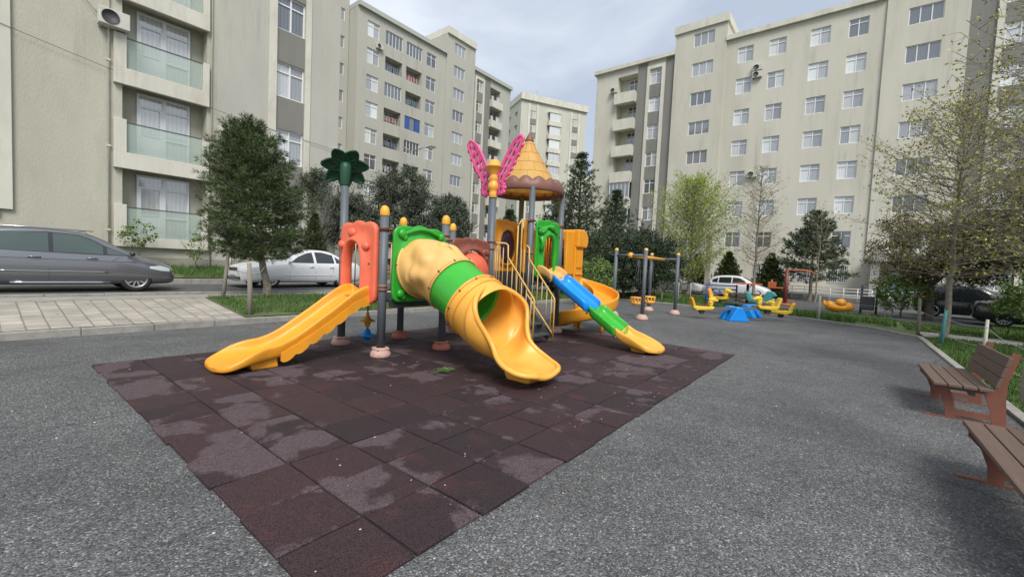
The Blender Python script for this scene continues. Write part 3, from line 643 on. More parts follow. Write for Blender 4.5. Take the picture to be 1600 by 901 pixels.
# ================================================================== RUBBER MAT
def rubber_mat():
    m = bpy.data.materials.new('rubber_granulate'); m.use_nodes = True; t = m.node_tree; b = t.nodes['Principled BSDF']; k = t.links.new
    tcn = N(t, 'ShaderNodeTexCoord'); g = N(t, 'ShaderNodeNewGeometry')
    # every tile has its own tone and its own damp outline
    off = N(t, 'ShaderNodeMath', operation='MULTIPLY'); k(g.outputs['Random Per Island'], off.inputs[0]); off.inputs[1].default_value = 3.0
    cmb = N(t, 'ShaderNodeCombineXYZ'); k(off.outputs[0], cmb.inputs['Z'])
    add = N(t, 'ShaderNodeVectorMath', operation='ADD'); k(tcn.outputs['Object'], add.inputs[0]); k(cmb.outputs[0], add.inputs[1])
    n1 = N(t, 'ShaderNodeTexNoise', i_Scale=1.15, i_Detail=5.0, i_Roughness=.55, i_Distortion=.3); k(add.outputs[0], n1.inputs['Vector'])
    n2 = N(t, 'ShaderNodeTexNoise', i_Scale=.9, i_Detail=6.0, i_Roughness=.6); k(tcn.outputs['Object'], n2.inputs['Vector'])
    av = N(t, 'ShaderNodeMath', operation='ADD'); k(n1.outputs['Fac'], av.inputs[0]); k(n2.outputs['Fac'], av.inputs[1])
    dry = N(t, 'ShaderNodeMapRange'); dry.inputs['From Min'].default_value = 1.055; dry.inputs['From Max'].default_value = 1.10; k(av.outputs[0], dry.inputs['Value'])
    wet = N(t, 'ShaderNodeMixRGB'); k(g.outputs['Random Per Island'], wet.inputs['Fac']); wet.inputs['Color1'].default_value = (.026, .018, .021, 1); wet.inputs['Color2'].default_value = (.046, .025, .028, 1)
    col = N(t, 'ShaderNodeMixRGB'); k(dry.outputs[0], col.inputs['Fac']); k(wet.outputs[0], col.inputs['Color1']); col.inputs['Color2'].default_value = (.083, .060, .066, 1)
    n5 = N(t, 'ShaderNodeTexNoise', i_Scale=2.6, i_Detail=6.0); k(tcn.outputs['Object'], n5.inputs['Vector'])
    r5 = N(t, 'ShaderNodeMapRange'); r5.inputs['From Min'].default_value = .58; r5.inputs['From Max'].default_value = .75; r5.inputs['To Max'].default_value = .55; k(n5.outputs['Fac'], r5.inputs['Value'])
    rd = N(t, 'ShaderNodeMixRGB'); k(r5.outputs[0], rd.inputs['Fac']); k(col.outputs[0], rd.inputs['Color1']); rd.inputs['Color2'].default_value = (.085, .028, .030, 1)
    v = N(t, 'ShaderNodeTexVoronoi', i_Scale=150.0); k(tcn.outputs['Object'], v.inputs['Vector']); sc = N(t, 'ShaderNodeSeparateColor'); k(v.outputs['Color'], sc.inputs[0])
    mr = N(t, 'ShaderNodeMapRange'); mr.inputs['To Min'].default_value = .55; mr.inputs['To Max'].default_value = 1.6; k(sc.outputs[0], mr.inputs['Value'])
    h = N(t, 'ShaderNodeHueSaturation'); k(rd.outputs[0], h.inputs['Color']); k(mr.outputs[0], h.inputs['Value']); k(h.outputs[0], b.inputs['Base Color'])
    rr = N(t, 'ShaderNodeMapRange'); rr.inputs['To Min'].default_value = .62; rr.inputs['To Max'].default_value = .85; k(dry.outputs[0], rr.inputs['Value']); k(rr.outputs[0], b.inputs['Roughness'])
    b.inputs['Specular IOR Level'].default_value = .3
    bp = N(t, 'ShaderNodeBump', i_Strength=.8, i_Distance=.006, invert=True); k(v.outputs['Distance'], bp.inputs['Height']); k(bp.outputs[0], b.inputs['Normal'])
    mb = MB(); X0, Y0, S = .95, 1.70, .5
    rr_ = random.Random(3)
    for i in range(17):
        for j in range(12):
            dx, dy = rr_.uniform(-.006, .006), rr_.uniform(-.006, .006); x0, y0 = X0+i*S+dx+.008, Y0+j*S+dy+.008; x1, y1 = x0+S-.015, y0+S-.015
            if i in (0,): x0 += rr_.uniform(-.010, .008)
            if j == 0: y0 += rr_.uniform(-.010, .008)
            a = rr_.uniform(-.003, .003); hz = [.024+rr_.uniform(-.004, .004) for _ in range(4)]; bv = .008; i0 = len(mb.v)
            P = [(x0, y0), (x1, y0), (x1, y1), (x0, y1)]; cx, cy = (x0+x1)/2, (y0+y1)/2
            mb.v += [(p[0], p[1], -.01) for p in P] + [(p[0], p[1], hz[q]-bv) for q, p in enumerate(P)] + [(p[0]+(bv if p[0] < cx else -bv), p[1]+(bv if p[1] < cy else -bv), hz[q]) for q, p in enumerate(P)]
            for L_ in (0, 4):
                for q in range(4): q2 = (q+1) % 4; mb.face((i0+L_+q, i0+L_+q2, i0+L_+4+q2, i0+L_+4+q))
            mb.face(i0+8+q for q in range(4))
    mb.cur = 1; mb.quad((X0+.03, Y0+.03, .009), (X0+8.47, Y0+.03, .009), (X0+8.47, Y0+5.97, .009), (X0+.03, Y0+5.97, .009)); mb.cur = 0  # dark sheet below the tiles, seen in the joints
    o = mb.build('rubber_mat', [m, mat('joint_underlay', (.016, .013, .012), .95)], fix=False)
    tag(o, 'dark maroon rubber tile mat with dry purplish patches, under the play structure', 'safety mat')
    # under-layer so the joints read dark
    return o
rubber_mat()

# ================================================================== PLAY STRUCTURE
def plastic(name, col, rough=.38, **k):
    k.setdefault('dirt', tuple(c*.62+.03 for c in col)); return mat(name, col, rough, spec=.5, var=.09, vscale=2.2, bump=.10, bscale=11, dirt_scale=3.2, dirt_amt=.42, **k)
P_OR = plastic('orange_plastic', (0.80, 0.33, 0.022))
P_YE = plastic('yellow_orange_plastic', (0.83, 0.40, 0.060))
P_TAN = plastic('faded_yellow_plastic', (0.72, 0.43, 0.135), .5)
P_RED = plastic('coral_plastic', (0.82, 0.165, 0.085), .45)
P_RED2 = plastic('faded_red_plastic', (0.70, 0.12, 0.06), .5)
P_BRN = plastic('brown_red_plastic', (0.225, 0.062, 0.04), .5)
P_ROOFB = plastic('brown_plastic', (0.19, 0.082, 0.06), .5)
P_GRN = plastic('green_plastic', (0.030, 0.36, 0.028), .32)
P_GRN2 = plastic('bright_green_plastic', (0.045, 0.40, 0.035), .22)
P_DGR = plastic('dark_green_plastic', (0.010, 0.070, 0.034), .5)
P_BLU = plastic('blue_plastic', (0.008, 0.26, 0.80), .25)
P_PNK = plastic('pink_plastic', (0.72, 0.085, 0.26), .45)
P_PUR = plastic('purple_plastic', (0.060, 0.028, 0.075), .4)
P_CAP = plastic('cap_yellow', (0.80, 0.40, 0.035), .4)
POST = mat('grey_post_paint', (0.105, 0.122, 0.142), .5, var=.08, bump=.1, bscale=120, dirt=(.09, .085, .08), dirt_scale=6, dirt_amt=.4)
FOOT = mat('pink_foot_plastic', (0.52, 0.33, 0.27), .75, var=.1, dirt=(.25, .17, .14), dirt_scale=14, dirt_amt=.75)
FOOTR = mat('red_foot_plastic', (0.46, 0.155, 0.105), .75, var=.1, dirt=(.2, .10, .08), dirt_scale=14, dirt_amt=.6)
CLAMP = mat('rusty_clamp', (0.21, 0.115, 0.085), .6, dirt=(.12, .06, .04), dirt_scale=20)
RAIL = mat('yellow_painted_rail', (0.70, 0.44, 0.10), .45, dirt=(.35, .2, .08), dirt_scale=9, dirt_amt=.5)
RAILP = mat('faded_cream_rail', (0.60, 0.42, 0.20), .5, dirt=(.35, .22, .1), dirt_scale=9)
DECKM = mat('dark_deck', (0.045, 0.045, 0.05), .6, metal=.3, bump=.4, bscale=80)
STEEL = mat('dark_steel', (0.10, 0.105, 0.11), .5, metal=.4)
MATZ = .024

PS = tag(wroot('play_structure', (6.4, 6.2, MATZ)), 'large colourful climbing frame with cone roof, tube slide and three open slides on rubber mat', 'play structure')
D1, D2, D3 = .95, .95, 1.40
def foot(parent, x, y, m):
    mb = MB(); prof = [(.001, 0), (.155, 0), (.165, .02), (.16, .06), (.135, .10), (.12, .115), (.128, .13), (.115, .15), (.085, .155), (.078, .14)]
    mb.lathe(prof, (x, y, MATZ-.004), 24, None, lambda r, z, a: (r*(1+(.05*cos(4*a) if z > .09 else .015*cos(4*a)) if r > .05 else r), z)) if False else mb.lathe(prof, (x, y, MATZ-.004), 24)
    f = mb.build('foot', m, parent)
    b = MB()
    for a in (.6, 2.2, 3.8, 5.3): b.ball((x+.125*cos(a), y+.125*sin(a), MATZ+.125), .022, 8, 6)
    b.pieces('foot_lug', m, f); return f
def post(x, y, ztop, cap=True, fm=None, r=.066):
    mb = MB(); mb.cyl((x, y, MATZ), (x, y, ztop), r, 24); p = mb.build('post', POST, PS)
    foot(p, x, y, fm or FOOT)
    if cap:
        c = MB(); c.lathe([(.072, -.01), (.074, .0), (.076, .03), (.074, .06), (.066, .10), (.045, .135), (.018, .15), (.001, .152)], (x, y, ztop), 20); c.build('cap', P_CAP, p)
    return p
PX = {1: (4.10, 7.10), 2: (4.06, 5.84), 3: (5.32, 7.02), 4: (5.22, 5.68), 5: (6.62, 6.97), 6: (6.43, 5.66), 7: (7.66, 5.60), 8: (8.76, 5.52), 9: (8.82, 6.78), 10: (7.72, 6.85)}
p1 = post(*PX[1], 2.88, cap=False)
post(*PX[2], 2.28); post(*PX[3], 2.28, fm=FOOTR); post(*PX[4], 2.26, fm=FOOTR); post(*PX[5], 2.30)
p6 = post(*PX[6], 2.94, cap=False)
for i in (7, 8, 9, 10): post(*PX[i], 3.34, cap=False)
def clamp(x, y, z, dx, dy, ln=.16):
    mb = MB(); mb.cyl((x, y, z-.03), (x, y, z+.03), .074, 16); mb.tube([(x, y, z), (x+dx*ln, y+dy*ln, z)], .02, 8); mb.build('clamp', CLAMP, PS)
for (i, dx, dy, zs) in ((1, 0, -1, (1.93, 2.08)), (2, 0, 1, (1.15, 2.05)), (2, 1, 0, (1.1, 2.06)), (4, -1, 0, (2.06,)), (4, 1, 0, (1.98,)), (6, -1, 0, (1.9,)), (6, 1, -.2, (2.04,)), (7, -1, -.1, (1.88, 2.58)), (7, 1, 0, (2.6,)), (8, -1, 0, (2.58,)), (8, 0, 1, (2.55,)), (9, -1, 0, (2.5,))):
    for z in zs: clamp(*PX[i], z, dx, dy)
# decks
def deck(x0, x1, y0, y1, z):
    mb = MB(); mb.box(x0, x1, y0, y1, z-.05, z); mb.box(x0+.02, x1-.02, y0, y0+.05, z-.14, z-.05); mb.box(x0+.02, x1-.02, y1-.05, y1, z-.14, z-.05)
    mb.build('deck', DECKM, PS, bevel=.006)
deck(4.12, 5.25, 5.72, 7.02, D1); deck(5.27, 7.64, 5.70, 6.9, D1); deck(7.70, 8.80, 5.62, 6.78, D3)
rs = MB(); rs.box(7.64, 7.69, 5.66, 6.86, D1-.05, D3); rs.build('riser', DECKM, PS)

# ---- panels: a front outline with an opening, made as a thick plate with soft relief
def arch_panel(name, m, org, e, wd, z0, z1, hole, scallops=5, thick=.07, lift=.0, parent=None, bulge=.10):
    """plate in plane through org along e (unit xy), width wd, with scalloped top and an opening given by hole(t)->(half_width) from hz0 to hz1"""
    e = Vector((e[0], e[1], 0)).normalized(); n = Vector((e.y, -e.x, 0)); o = Vector((org[0], org[1], 0)); parent = parent or PS
    hx, hz0, hz1, kind = hole; cx = wd/2; K = 48
    # outer boundary and inner boundary sampled at matching angles -> ring of quads
    def outer(a):
        c, s_ = cos(a), sin(a); hw, hh = wd/2, (z1-z0)/2; tt = min(hw/max(abs(c), 1e-6), hh/max(abs(s_), 1e-6)); x, z = c*tt, s_*tt
        if s_ > 0 and abs(z-hh) < 1e-6:
            z += .055*abs(sin((x/wd+.5)*pi*scallops))*(1) + .05*cos(x/wd*pi) - .05
        return x, z
    zc = (z0+z1)/2; hc = (hz0+hz1)/2
    def inner(a):
        c, s_ = cos(a), sin(a)
        if kind == 'round': return hx*c, (hc-zc)+(hz1-hz0)/2*s_
        # arch: straight legs, round head
        hh = (hz1-hz0)/2
        if s_ >= 0: return hx*abs(c)**.85*(1 if c > 0 else -1), (hc-zc)+hh*s_
        k_ = min(1, abs(s_)*1.3); xx = hx*(1 if c > 0 else -1)*min(1, abs(c)*4) if abs(c) > .001 else 0
        return xx*.96, (hc-zc)-hh*min(1, abs(s_)*1.6)
    rows = []
    A = [2*pi*k/K for k in range(K)]
    prof = [(0, -thick*.5), (0, thick*.35), (.03, thick*.62), (.35, thick*.5), (.62, thick*.55), (.80, bulge), (.92, bulge*1.05), (1.0, bulge*.7), (1.0, -thick*.5)]
    for (u, d) in prof:
        r = []
        for a in A:
            ox, oz = outer(a); ix, iz = inner(a); x = ox+(ix-ox)*u; z = oz+(iz-oz)*u
            r.append(o+e*(cx+x)+Vector((0, 0, zc+z))+n*d)
        rows.append(r)
    mb = MB(); mb.grid(rows+[rows[0]], closed=True); return mb.build(name, m, parent, subsurf=1)
# coral arch at the head of the straight slide (faces -x)
ap = arch_panel('arch_panel', P_RED, (4.03, 6.98), (0, -1), 1.05, .86, 2.16, (.25, .97, 1.84, 'arch'), 3, thick=.12, bulge=.17)
mb = MB()     # mushroom-like relief lumps on the arch
for (yy, zz, r) in ((6.16, 1.78, .10), (6.20, 1.72, .07), (6.86, 1.80, .09), (6.55, 2.0, .10)): mb.ball((3.93, yy, zz), r, 16, 10, (.55, 1, .8))
mb.pieces('relief', P_RED, ap)
# green panel with the mouth of the tube slide (faces -y)
gp = arch_panel('tunnel_panel', P_GRN, (4.12, 5.70), (1, 0), 1.08, .90, 2.12, (.40, 1.10, 1.92, 'round'), 3, bulge=.09)
mb = MB()
for (xx, zz) in ((4.26, 2.0), (5.08, 2.0), (4.26, 1.04), (5.06, 1.04)):
    mb.ball((xx, 5.63, zz), .07, 14, 8, (1, .6, 1)); mb.ball((xx+.05, 5.63, zz-.05), .05, 12, 8, (1, .6, 1))
mb.tube([(4.25+.86*i/14, 5.63, 1.98+.12*sin(pi*i/14)) for i in range(15)], .03, 8); mb.pieces('relief', P_GRN, gp)
# brown panel with a red domed porthole, rear side of the bridge
bp_ = arch_panel('porthole_panel', P_BRN, (5.32, 5.64), (1, 0), 1.03, .90, 2.02, (.37, 1.0, 1.82, 'round'), 4)
mb = MB(); M = Matrix.Rotation(pi/2, 4, 'X'); mb.lathe([(.39, -.02), (.38, .06), (.34, .16), (.26, .24), (.15, .29), (.001, .30)], (5.84, 5.64, 1.41), 28, M); mb.build('dome', P_RED2, bp_)
mb = MB()
for xx in (6.15, 6.22): mb.ball((xx, 5.57, 1.80), .07, 12, 8, (1, .6, 1))
mb.ball((6.2, 5.57, 1.68), .06, 12, 8, (1, .6, 1)); mb.pieces('relief', P_BRN, bp_)
# green monkey-like arch at the head of the blue and green slide
gp2 = arch_panel('arch_panel', P_GRN, (7.74, 5.53), (1, 0), .96, 1.34, 2.62, (.22, 1.42, 2.28, 'arch'), 3)
mb = MB()
mb.ball((7.86, 5.46, 2.38), .085, 14, 10, (1, .6, 1)); mb.ball((7.80, 5.45, 2.45), .035, 8, 6); mb.ball((7.93, 5.45, 2.44), .035, 8, 6); mb.ball((7.86, 5.40, 2.35), .035, 8, 6)
mb.tube([(7.90+.62*i/12, 5.47, 2.30+.20*sin(pi*(i+1)/14)) for i in range(13)], [.05+.02*sin(i) for i in range(13)], 10)
mb.tube([(7.86, 5.45, 2.26), (7.92, 5.43, 2.12), (7.88, 5.44, 1.95)], .05, 8); mb.pieces('relief', P_GRN, gp2)
# yellow panel with a purple oval at the back of the tower
yp = arch_panel('oval_panel', P_OR, (7.82, 6.83), (1, 0), .94, 1.42, 2.68, (.29, 1.62, 2.44, 'round'), 3)
mb = MB(); M = Matrix.Rotation(pi/2, 4, 'X')
mb.lathe([(.31, 0), (.30, .05), (.20, .09), (.001, .10)], (8.29, 6.83, 2.03), 28, Matrix.Diagonal((1, 1, 1.42, 1)) @ M); mb.build('oval_window', P_PUR, yp)
mb = MB()
for k in range(10): 
    a = random.uniform(0, 6.28); r = random.uniform(.05, .2); mb.ball((8.29+r*cos(a), 6.735, 2.03+1.3*r*sin(a)), .035, 8, 6, (1, .4, 1))
mb.pieces('relief', P_PUR, yp)
# barriers with thin bars
def bars(x0, y0, x1, y1, z0, z1, n, m=RAILP, r=.012, top=True):
    mb = MB(); a, b = Vector((x0, y0, 0)), Vector((x1, y1, 0))
    for k in range(n): p = a.lerp(b, k/(n-1)); mb.tube([(p.x, p.y, z0), (p.x, p.y, z1)], r, 6)
    for z in (z0, z1): mb.tube([(x0, y0, z), (x1, y1, z)], r*1.25, 6)
    return mb.build('barrier', m, PS)
bars(4.2, 7.08, 5.2, 7.04, 1.0, 1.9, 9); bars(5.4, 6.98, 6.5, 6.95, 1.0, 1.9, 10); bars(6.75, 6.93, 7.6, 6.86, 1.0, 1.95, 8)
bars(8.80, 5.62, 8.82, 5.95, 1.45, 2.45, 5, P_OR, .016); bars(8.80, 5.98, 8.81, 6.30, 1.45, 2.4, 4, P_OR, .016)
mb = MB(); mb.box(8.79, 8.85, 6.33, 6.70, 1.42, 2.55); mb.build('side_panel', P_OR, PS, bevel=.02)
mb = MB(); mb.box(7.70, 7.76, 5.73, 5.83, 1.42, 2.60); mb.build('side_panel', P_OR, PS, bevel=.02)

def bolts(pts, nrm, parent, r=.014):
    mb = MB()
    for p in pts: p = Vector(p); mb.cyl(p-Vector(nrm)*.01, p+Vector(nrm)*.012, r, 8)
    mb.pieces('bolt', STEEL, parent)
bolts([(4.16, 5.625, 1.5), (5.16, 5.625, 1.5), (4.66, 5.625, .95)], (0, -1, 0), gp); bolts([(3.955, 6.1, 1.0), (3.955, 6.84, 1.0), (3.955, 6.08, 1.5), (3.955, 6.9, 1.5)], (-1, 0, 0), ap); bolts([(7.78, 5.47, 1.5), (8.64, 5.47, 1.5), (8.64, 5.47, 2.3)], (0, -1, 0), gp2)
# ---- slides
def chute(name, m, path, parent, latv=None, close_end=True, seg_sub=1, rim_lip=.055, floor_t=.045):
    """path: list of (x, y, z, half_width, wall_height, lateral unit vector)"""
    rows = []
    for (x, y, z, hw, h, lv) in path:
        lv = Vector((lv[0], lv[1], 0)).normalized(); c = Vector((x, y, z)); up = Vector((0, 0, 1)); l = rim_lip; ft = floor_t
        sec = [(0, 0), (hw*.5, 0), (hw*.80, .012), (hw*.95, min(h, .05)), (hw, h*.6), (hw+.01, h*.93), (hw+.025, h+.012), (hw+l, h+.008), (hw+l+.012, h-.02), (hw+l, max(-ft, h-.09)), (hw+l-.012, -ft*.6), (hw*.85, -ft-.012), (hw*.4, -ft-.01)]
        full = sec + [(-a, b) for a, b in reversed(sec[1:])] + [(0, -ft-.01)] if False else None
        right = sec; left = [(-a, b) for a, b in sec[1:]][::-1]
        ring = right + [(0, -ft-.01)] + left
        rows.append([c+lv*a+up*b for a, b in ring])
    mb = MB(); mb.grid(rows, closed=True); n = len(rows[0]); last = len(mb.v)-n
    mb.sm = True; mb.face(range(last, last+n)); mb.face(range(n-1, -1, -1)); mb.sm = False
    return mb.build(name, m, parent, subsurf=seg_sub)
def interp(pts, n):
    """Catmull-Rom resampling of tuples"""
    out_ = []; m_ = len(pts)
    for i in range(m_-1):
        p = [pts[max(0, i-1)], pts[i], pts[i+1], pts[min(m_-1, i+2)]]
        for k in range(n):
            t = k/n; out_.append(tuple(.5*((2*p[1][j])+(-p[0][j]+p[2][j])*t+(2*p[0][j]-5*p[1][j]+4*p[2][j]-p[3][j])*t*t+(-p[0][j]+3*p[1][j]-3*p[2][j]+p[3][j])*t**3) for j in range(len(p[1]))))
    out_.append(tuple(pts[-1])); return out_
# straight orange slide
pts = [(4.06, .965, .27, .16), (3.92, .955, .27, .17), (3.72, .86, .27, .17), (3.40, .64, .27, .165), (3.10, .445, .27, .16), (2.85, .29, .275, .155), (2.62, .195, .29, .15), (2.42, .165, .31, .15), (2.25, .15, .345, .11), (2.10, .125, .345, .06), (1.98, .10, .31, .03), (1.92, .09, .24, .018), (1.885, .085, .14, .012)]
S1 = chute('straight_slide', P_OR, [(x, 6.40, z+MATZ-.02, hw, h, (0, 1)) for x, z, hw, h in interp(pts, 3)], PS)
mb = MB(); mb.prism([(2.28, MATZ), (2.62, MATZ), (2.60, .15), (2.25, .13)], 'y', 6.12, 6.68); mb.build('slide_foot', P_OR, S1, bevel=.02)
for yy in (6.055, 6.725):
    xs_ = [2.62+1.40*k/60 for k in range(61)]; zt = lambda x: np.interp(x, [2.62, 2.85, 3.1, 3.4, 3.72, 3.92, 4.05], [.20, .30, .45, .64, .86, .95, .96])
    mb = MB(); mb.prism([(x, float(zt(x))+.03) for x in xs_]+[(x, float(zt(x))-.085-.05*abs(sin((x-2.62)*pi/.20))**.6) for x in xs_[::-1]], 'y', yy, yy+.02); mb.build('scalloped_skirt', P_OR, S1)
# blue and green slide with yellow ends
def sl3(pts, m, name, parent, n=3): return chute(name, m, [(x, y, z, hw, h, (1, 0)) for x, y, z, hw, h in interp(pts, n)], parent)
S3 = sl3([(8.16, 5.50, 1.44, .30, .15), (8.16, 5.38, 1.43, .30, .18), (8.16, 5.24, 1.385, .30, .17), (8.15, 5.08, 1.29, .29, .15)], P_TAN, 'slide', PS)
sl3([(8.15, 5.11, 1.30, .305, .165), (8.15, 4.6, .97, .305, .165), (8.14, 4.17, .70, .305, .165)], P_BLU, 'blue_section', S3)
sl3([(8.14, 4.18, .695, .305, .165), (8.13, 3.8, .455, .305, .165), (8.12, 3.50, .27, .305, .165)], P_GRN2, 'green_section', S3)
sl3([(8.12, 3.55, .315, .29, .15), (8.12, 3.42, .235, .29, .15), (8.12, 3.25, .175, .30, .15), (8.11, 3.05, .15, .33, .10), (8.10, 2.88, .125, .32, .055), (8.10, 2.76, .11, .22, .02), (8.10, 2.71, .105, .13, .012)], P_YE, 'exit_section', S3)
mb = MB(); mb.prism([(2.98, MATZ), (3.25, MATZ), (3.27, .16), (2.95, .12)], 'x', 7.92, 8.32); mb.build('slide_foot', P_YE, S3, bevel=.02)
mb = MB()
for s_ in (-1, 1):
    for (yy, zz) in ((5.10, 1.32), (4.17, .73), (3.52, .31)): mb.ball((8.14+s_*.355, yy, zz-.04), .03, 8, 6); mb.ball((8.14+s_*.355, yy+.07, zz), .018, 8, 6)
mb.pieces('bolt', STEEL, S3)

# ---- tube slide: a tan head, a green pipe and an open yellow exit
axis = [(5.68, 1.50), (5.35, 1.44), (5.05, 1.27), (4.75, 1.05), (4.40, .79), (4.12, .60), (3.90, .47), (3.70, .385), (3.50, .33), (3.30, .295), (3.15, .28)]
def tube_frame(i, pts):
    a = pts[max(0, i-1)]; b = pts[min(len(pts)-1, i+1)]; d = Vector((0, b[0]-a[0], b[1]-a[1])).normalized(); u = Vector((1, 0, 0)).cross(d)
    if u.z < 0: u = -u
    return d, u
TX = 4.66
def tube_rows(pts, rf, af, K=40):
    rows = []
    for i, p in enumerate(pts):
        d, u = tube_frame(i, pts); c = Vector((TX, p[0], p[1])); r = rf(i, p); A = af(i, p); sx = p[2] if len(p) > 2 else 1
        rows.append([c + (Vector((1, 0, 0))*sin(t)*sx - u*cos(t))*r for t in [(-A+2*A*k/K) for k in range(K+1)]])
    return rows
head = interp([(5.68, 1.455), (5.48, 1.465), (5.26, 1.43), (5.04, 1.345), (4.84, 1.235)], 4)
TS = MB(); rows = tube_rows(head, lambda i, p: .475-.03*smooth(5.6-p[0], 0, .75), lambda i, p: pi, 48)
for ri, r in enumerate(rows):        # moulded rings, leaf and nose relief on the tan head
    for k, v in enumerate(r):
        c = Vector((TX, head[ri][0], head[ri][1])); nrm = (v-c).normalized(); q = 0
        for (kk, rr, amp, sz) in ((6, 7, .045, 1.9), (8, 10, .05, 1.5), (10, 6, -.035, 1.6), (13, 9, .05, 2.0), (15, 6, .04, 1.5), (12, 12, .04, 1.3), (3, 12, .03, 1.8), (4, 4, .03, 1.6), (46, 10, .03, 1.8), (16, 12, -.03, 1.6)):
            d2 = ((k-kk)**2+(ri-rr)**2*1.6)/(sz*sz); q += 1.7*amp*math.exp(-d2)
        r[k] = v+nrm*q
TS.grid(rows); tso = TS.build('tube_slide', P_TAN, PS, solid=.02, subsurf=1)
mb = MB(); d, u = tube_frame(0, head)
ring = lambda p, r_, d_, u_: [Vector((TX, p[0], p[1]))+(Vector((1, 0, 0))*sin(2*pi*k/40)+u_*cos(2*pi*k/40))*r_ for k in range(40)]
mb.tube(ring((5.62, 1.46), .485, d, u), .022, 8, closed=True)
d, u = tube_frame(len(head)-1, head)
for off_, rr in ((0.0, .455), (.035, .46)): mb.tube(ring((head[-1][0]+off_*-d.y*1, head[-1][1]-off_*d.z), rr, d, u), .018, 8, closed=True)
mb.build('flange', P_TAN, tso)
# raised ring relief (an eye-like knob) on top of the head
kn = MB(); q = head[9]; d, u = tube_frame(9, head); c0 = Vector((TX, q[0], q[1])); dirn = (u*cos(-.12)+Vector((1, 0, 0))*sin(-.12)); ctr = c0+dirn*.458
Rm = dirn.to_track_quat('Z', 'Y').to_matrix().to_4x4()
kn.lathe([(.095, -.03), (.09, .02), (.066, .034), (.044, .02), (.036, .0), (.001, -.006)], tuple(ctr), 20, Rm); kn.build('knob', P_TAN, tso)
mid = interp([(4.87, 1.25), (4.60, 1.10), (4.36, .965)], 5); mb = MB(); mb.grid(tube_rows(mid, lambda i, p: .43, lambda i, p: pi, 48)); gs = mb.build('green_section', P_GRN2, tso, solid=.02)
mb = MB(); d, u = tube_frame(1, mid)
for p in (mid[0], mid[-1]): mb.tube(ring(p, .442, d, u), .022, 8, closed=True)
mb.pieces('flange', P_GRN2, gs)
ex = [(4.42, 1.00, 1, .46, pi), (4.30, .93, 1, .465, pi), (4.18, .87, 1, .47, pi), (4.08, .81, 1, .475, pi), (4.03, .80, 1.10, .48, 2.94), (3.97, .80, 1.24, .485, 2.48), (3.89, .79, 1.32, .48, 2.10), (3.80, .755, 1.20, .475, 1.80), (3.70, .715, .98, .47, 1.48), (3.60, .69, .93, .47, 1.18), (3.48, .665, 1.16, .47, .95), (3.34, .65, 1.42, .47, .78), (3.21, .635, 1.56, .47, .67), (3.11, .63, 1.60, .47, .60), (3.03, .63, 1.50, .47, .54), (2.97, .63, 1.18, .47, .48)]
ex = [q[:4]+(min(q[4], pi),) for q in interp(ex, 3)]
def ex_frame(i):
    # flatten the frames toward the mouth so the last part is a level trough
    d, u = tube_frame(i, ex); t = smooth(4.08-ex[i][0], 0, .45); u = u.lerp(Vector((0, 0, 1)), t).normalized(); return d, u
rows = []; K = 44
for i, p in enumerate(ex):
    d, u = ex_frame(i); c = Vector((TX-.09*smooth(4.1-p[0], 0, 1), p[0], p[1]))
    rows.append([c+(Vector((1, 0, 0))*sin(t)*p[2]-u*cos(t))*p[3] for t in [(-p[4]+2*p[4]*k/K) for k in range(K+1)]])
mb = MB(); mb.grid(rows); es = mb.build('exit_section', P_YE, tso, solid=.03, subsurf=1)
rim = MB(); 
closed_edge = [r[0] for r in rows[11:]] + rows[-1][1:-1] + [r[-1] for r in rows[11:]][::-1]
rim.tube(closed_edge, .036, 10, closed=True); rim.build('rolled_rim', P_YE, es)
rim = MB(); d, u = tube_frame(2, ex)
for i_, rr in ((0, .475), (3, .485)): rim.tube(ring(ex[i_], rr, *tube_frame(i_, ex)), .022, 8, closed=True)
rim.build('flange', P_YE, es)
mb = MB(); mb.prism([(3.22, MATZ), (3.58, MATZ), (3.64, .12), (3.6, .24), (3.2, .2), (3.10, .19)], 'x', 4.50, 4.94); mb.build('slide_foot', P_YE, es, bevel=.03)

mb = MB()
for i_ in range(10):
    an = 2*pi*i_/10+.2
    for yc, zc, rr in ((4.40, .99, .485), (4.85, 1.24, .475)):
        d_ = Vector((0, -.87, -.49)); u_ = Vector((0, -.49, .87)); p = Vector((TX, yc, zc))+(Vector((1, 0, 0))*sin(an)+u_*cos(an))*rr; mb.cyl(p-d_*.022, p+d_*.022, .011, 6)
mb.pieces('bolt', STEEL, tso)
# ---- spiral slide on the far side
sp = []
cx, cy, R = 9.78, 5.38, .66
sp.append((8.86, 6.08, 1.42, .25, .24, (0, 1))); sp.append((9.3, 6.08, 1.38, .25, .26, (0, 1)))
for k in range(14):
    a = radians(92-k*22.5); z = 1.30-(1.30-.17)*(k/13); sp.append((cx+R*cos(a), cy+.08+R*sin(a), z, .27, .27, (cos(a), sin(a))))
sp.append((9.05, 5.55, .19, .28, .2, (-1, -.1))); 
sp = [p for p in sp]
def sp_path():
    out_ = []; flat = [(p[0], p[1], p[2], p[3], p[4], p[5][0], p[5][1]) for p in sp]
    for q in interp(flat, 3): out_.append((q[0], q[1], q[2], q[3], q[4], (q[5], q[6])))
    return out_
flat_ok = sp[:-1]
sp = flat_ok
SPS = chute('spiral_slide', P_OR, sp_path(), PS, rim_lip=.05, floor_t=.06)
mb = MB(); mb.cyl((cx, cy+.08, MATZ), (cx, cy+.08, 1.3), .05, 12); mb.build('spiral_column', P_OR, SPS)
mb = MB(); mb.cyl((10.2, 5.8, MATZ), (10.2, 5.8, .9), .05, 10); mb.cyl((9.7, 4.76, MATZ), (9.7, 4.76, .4), .05, 10); mb.pieces('slide_foot', P_OR, SPS)
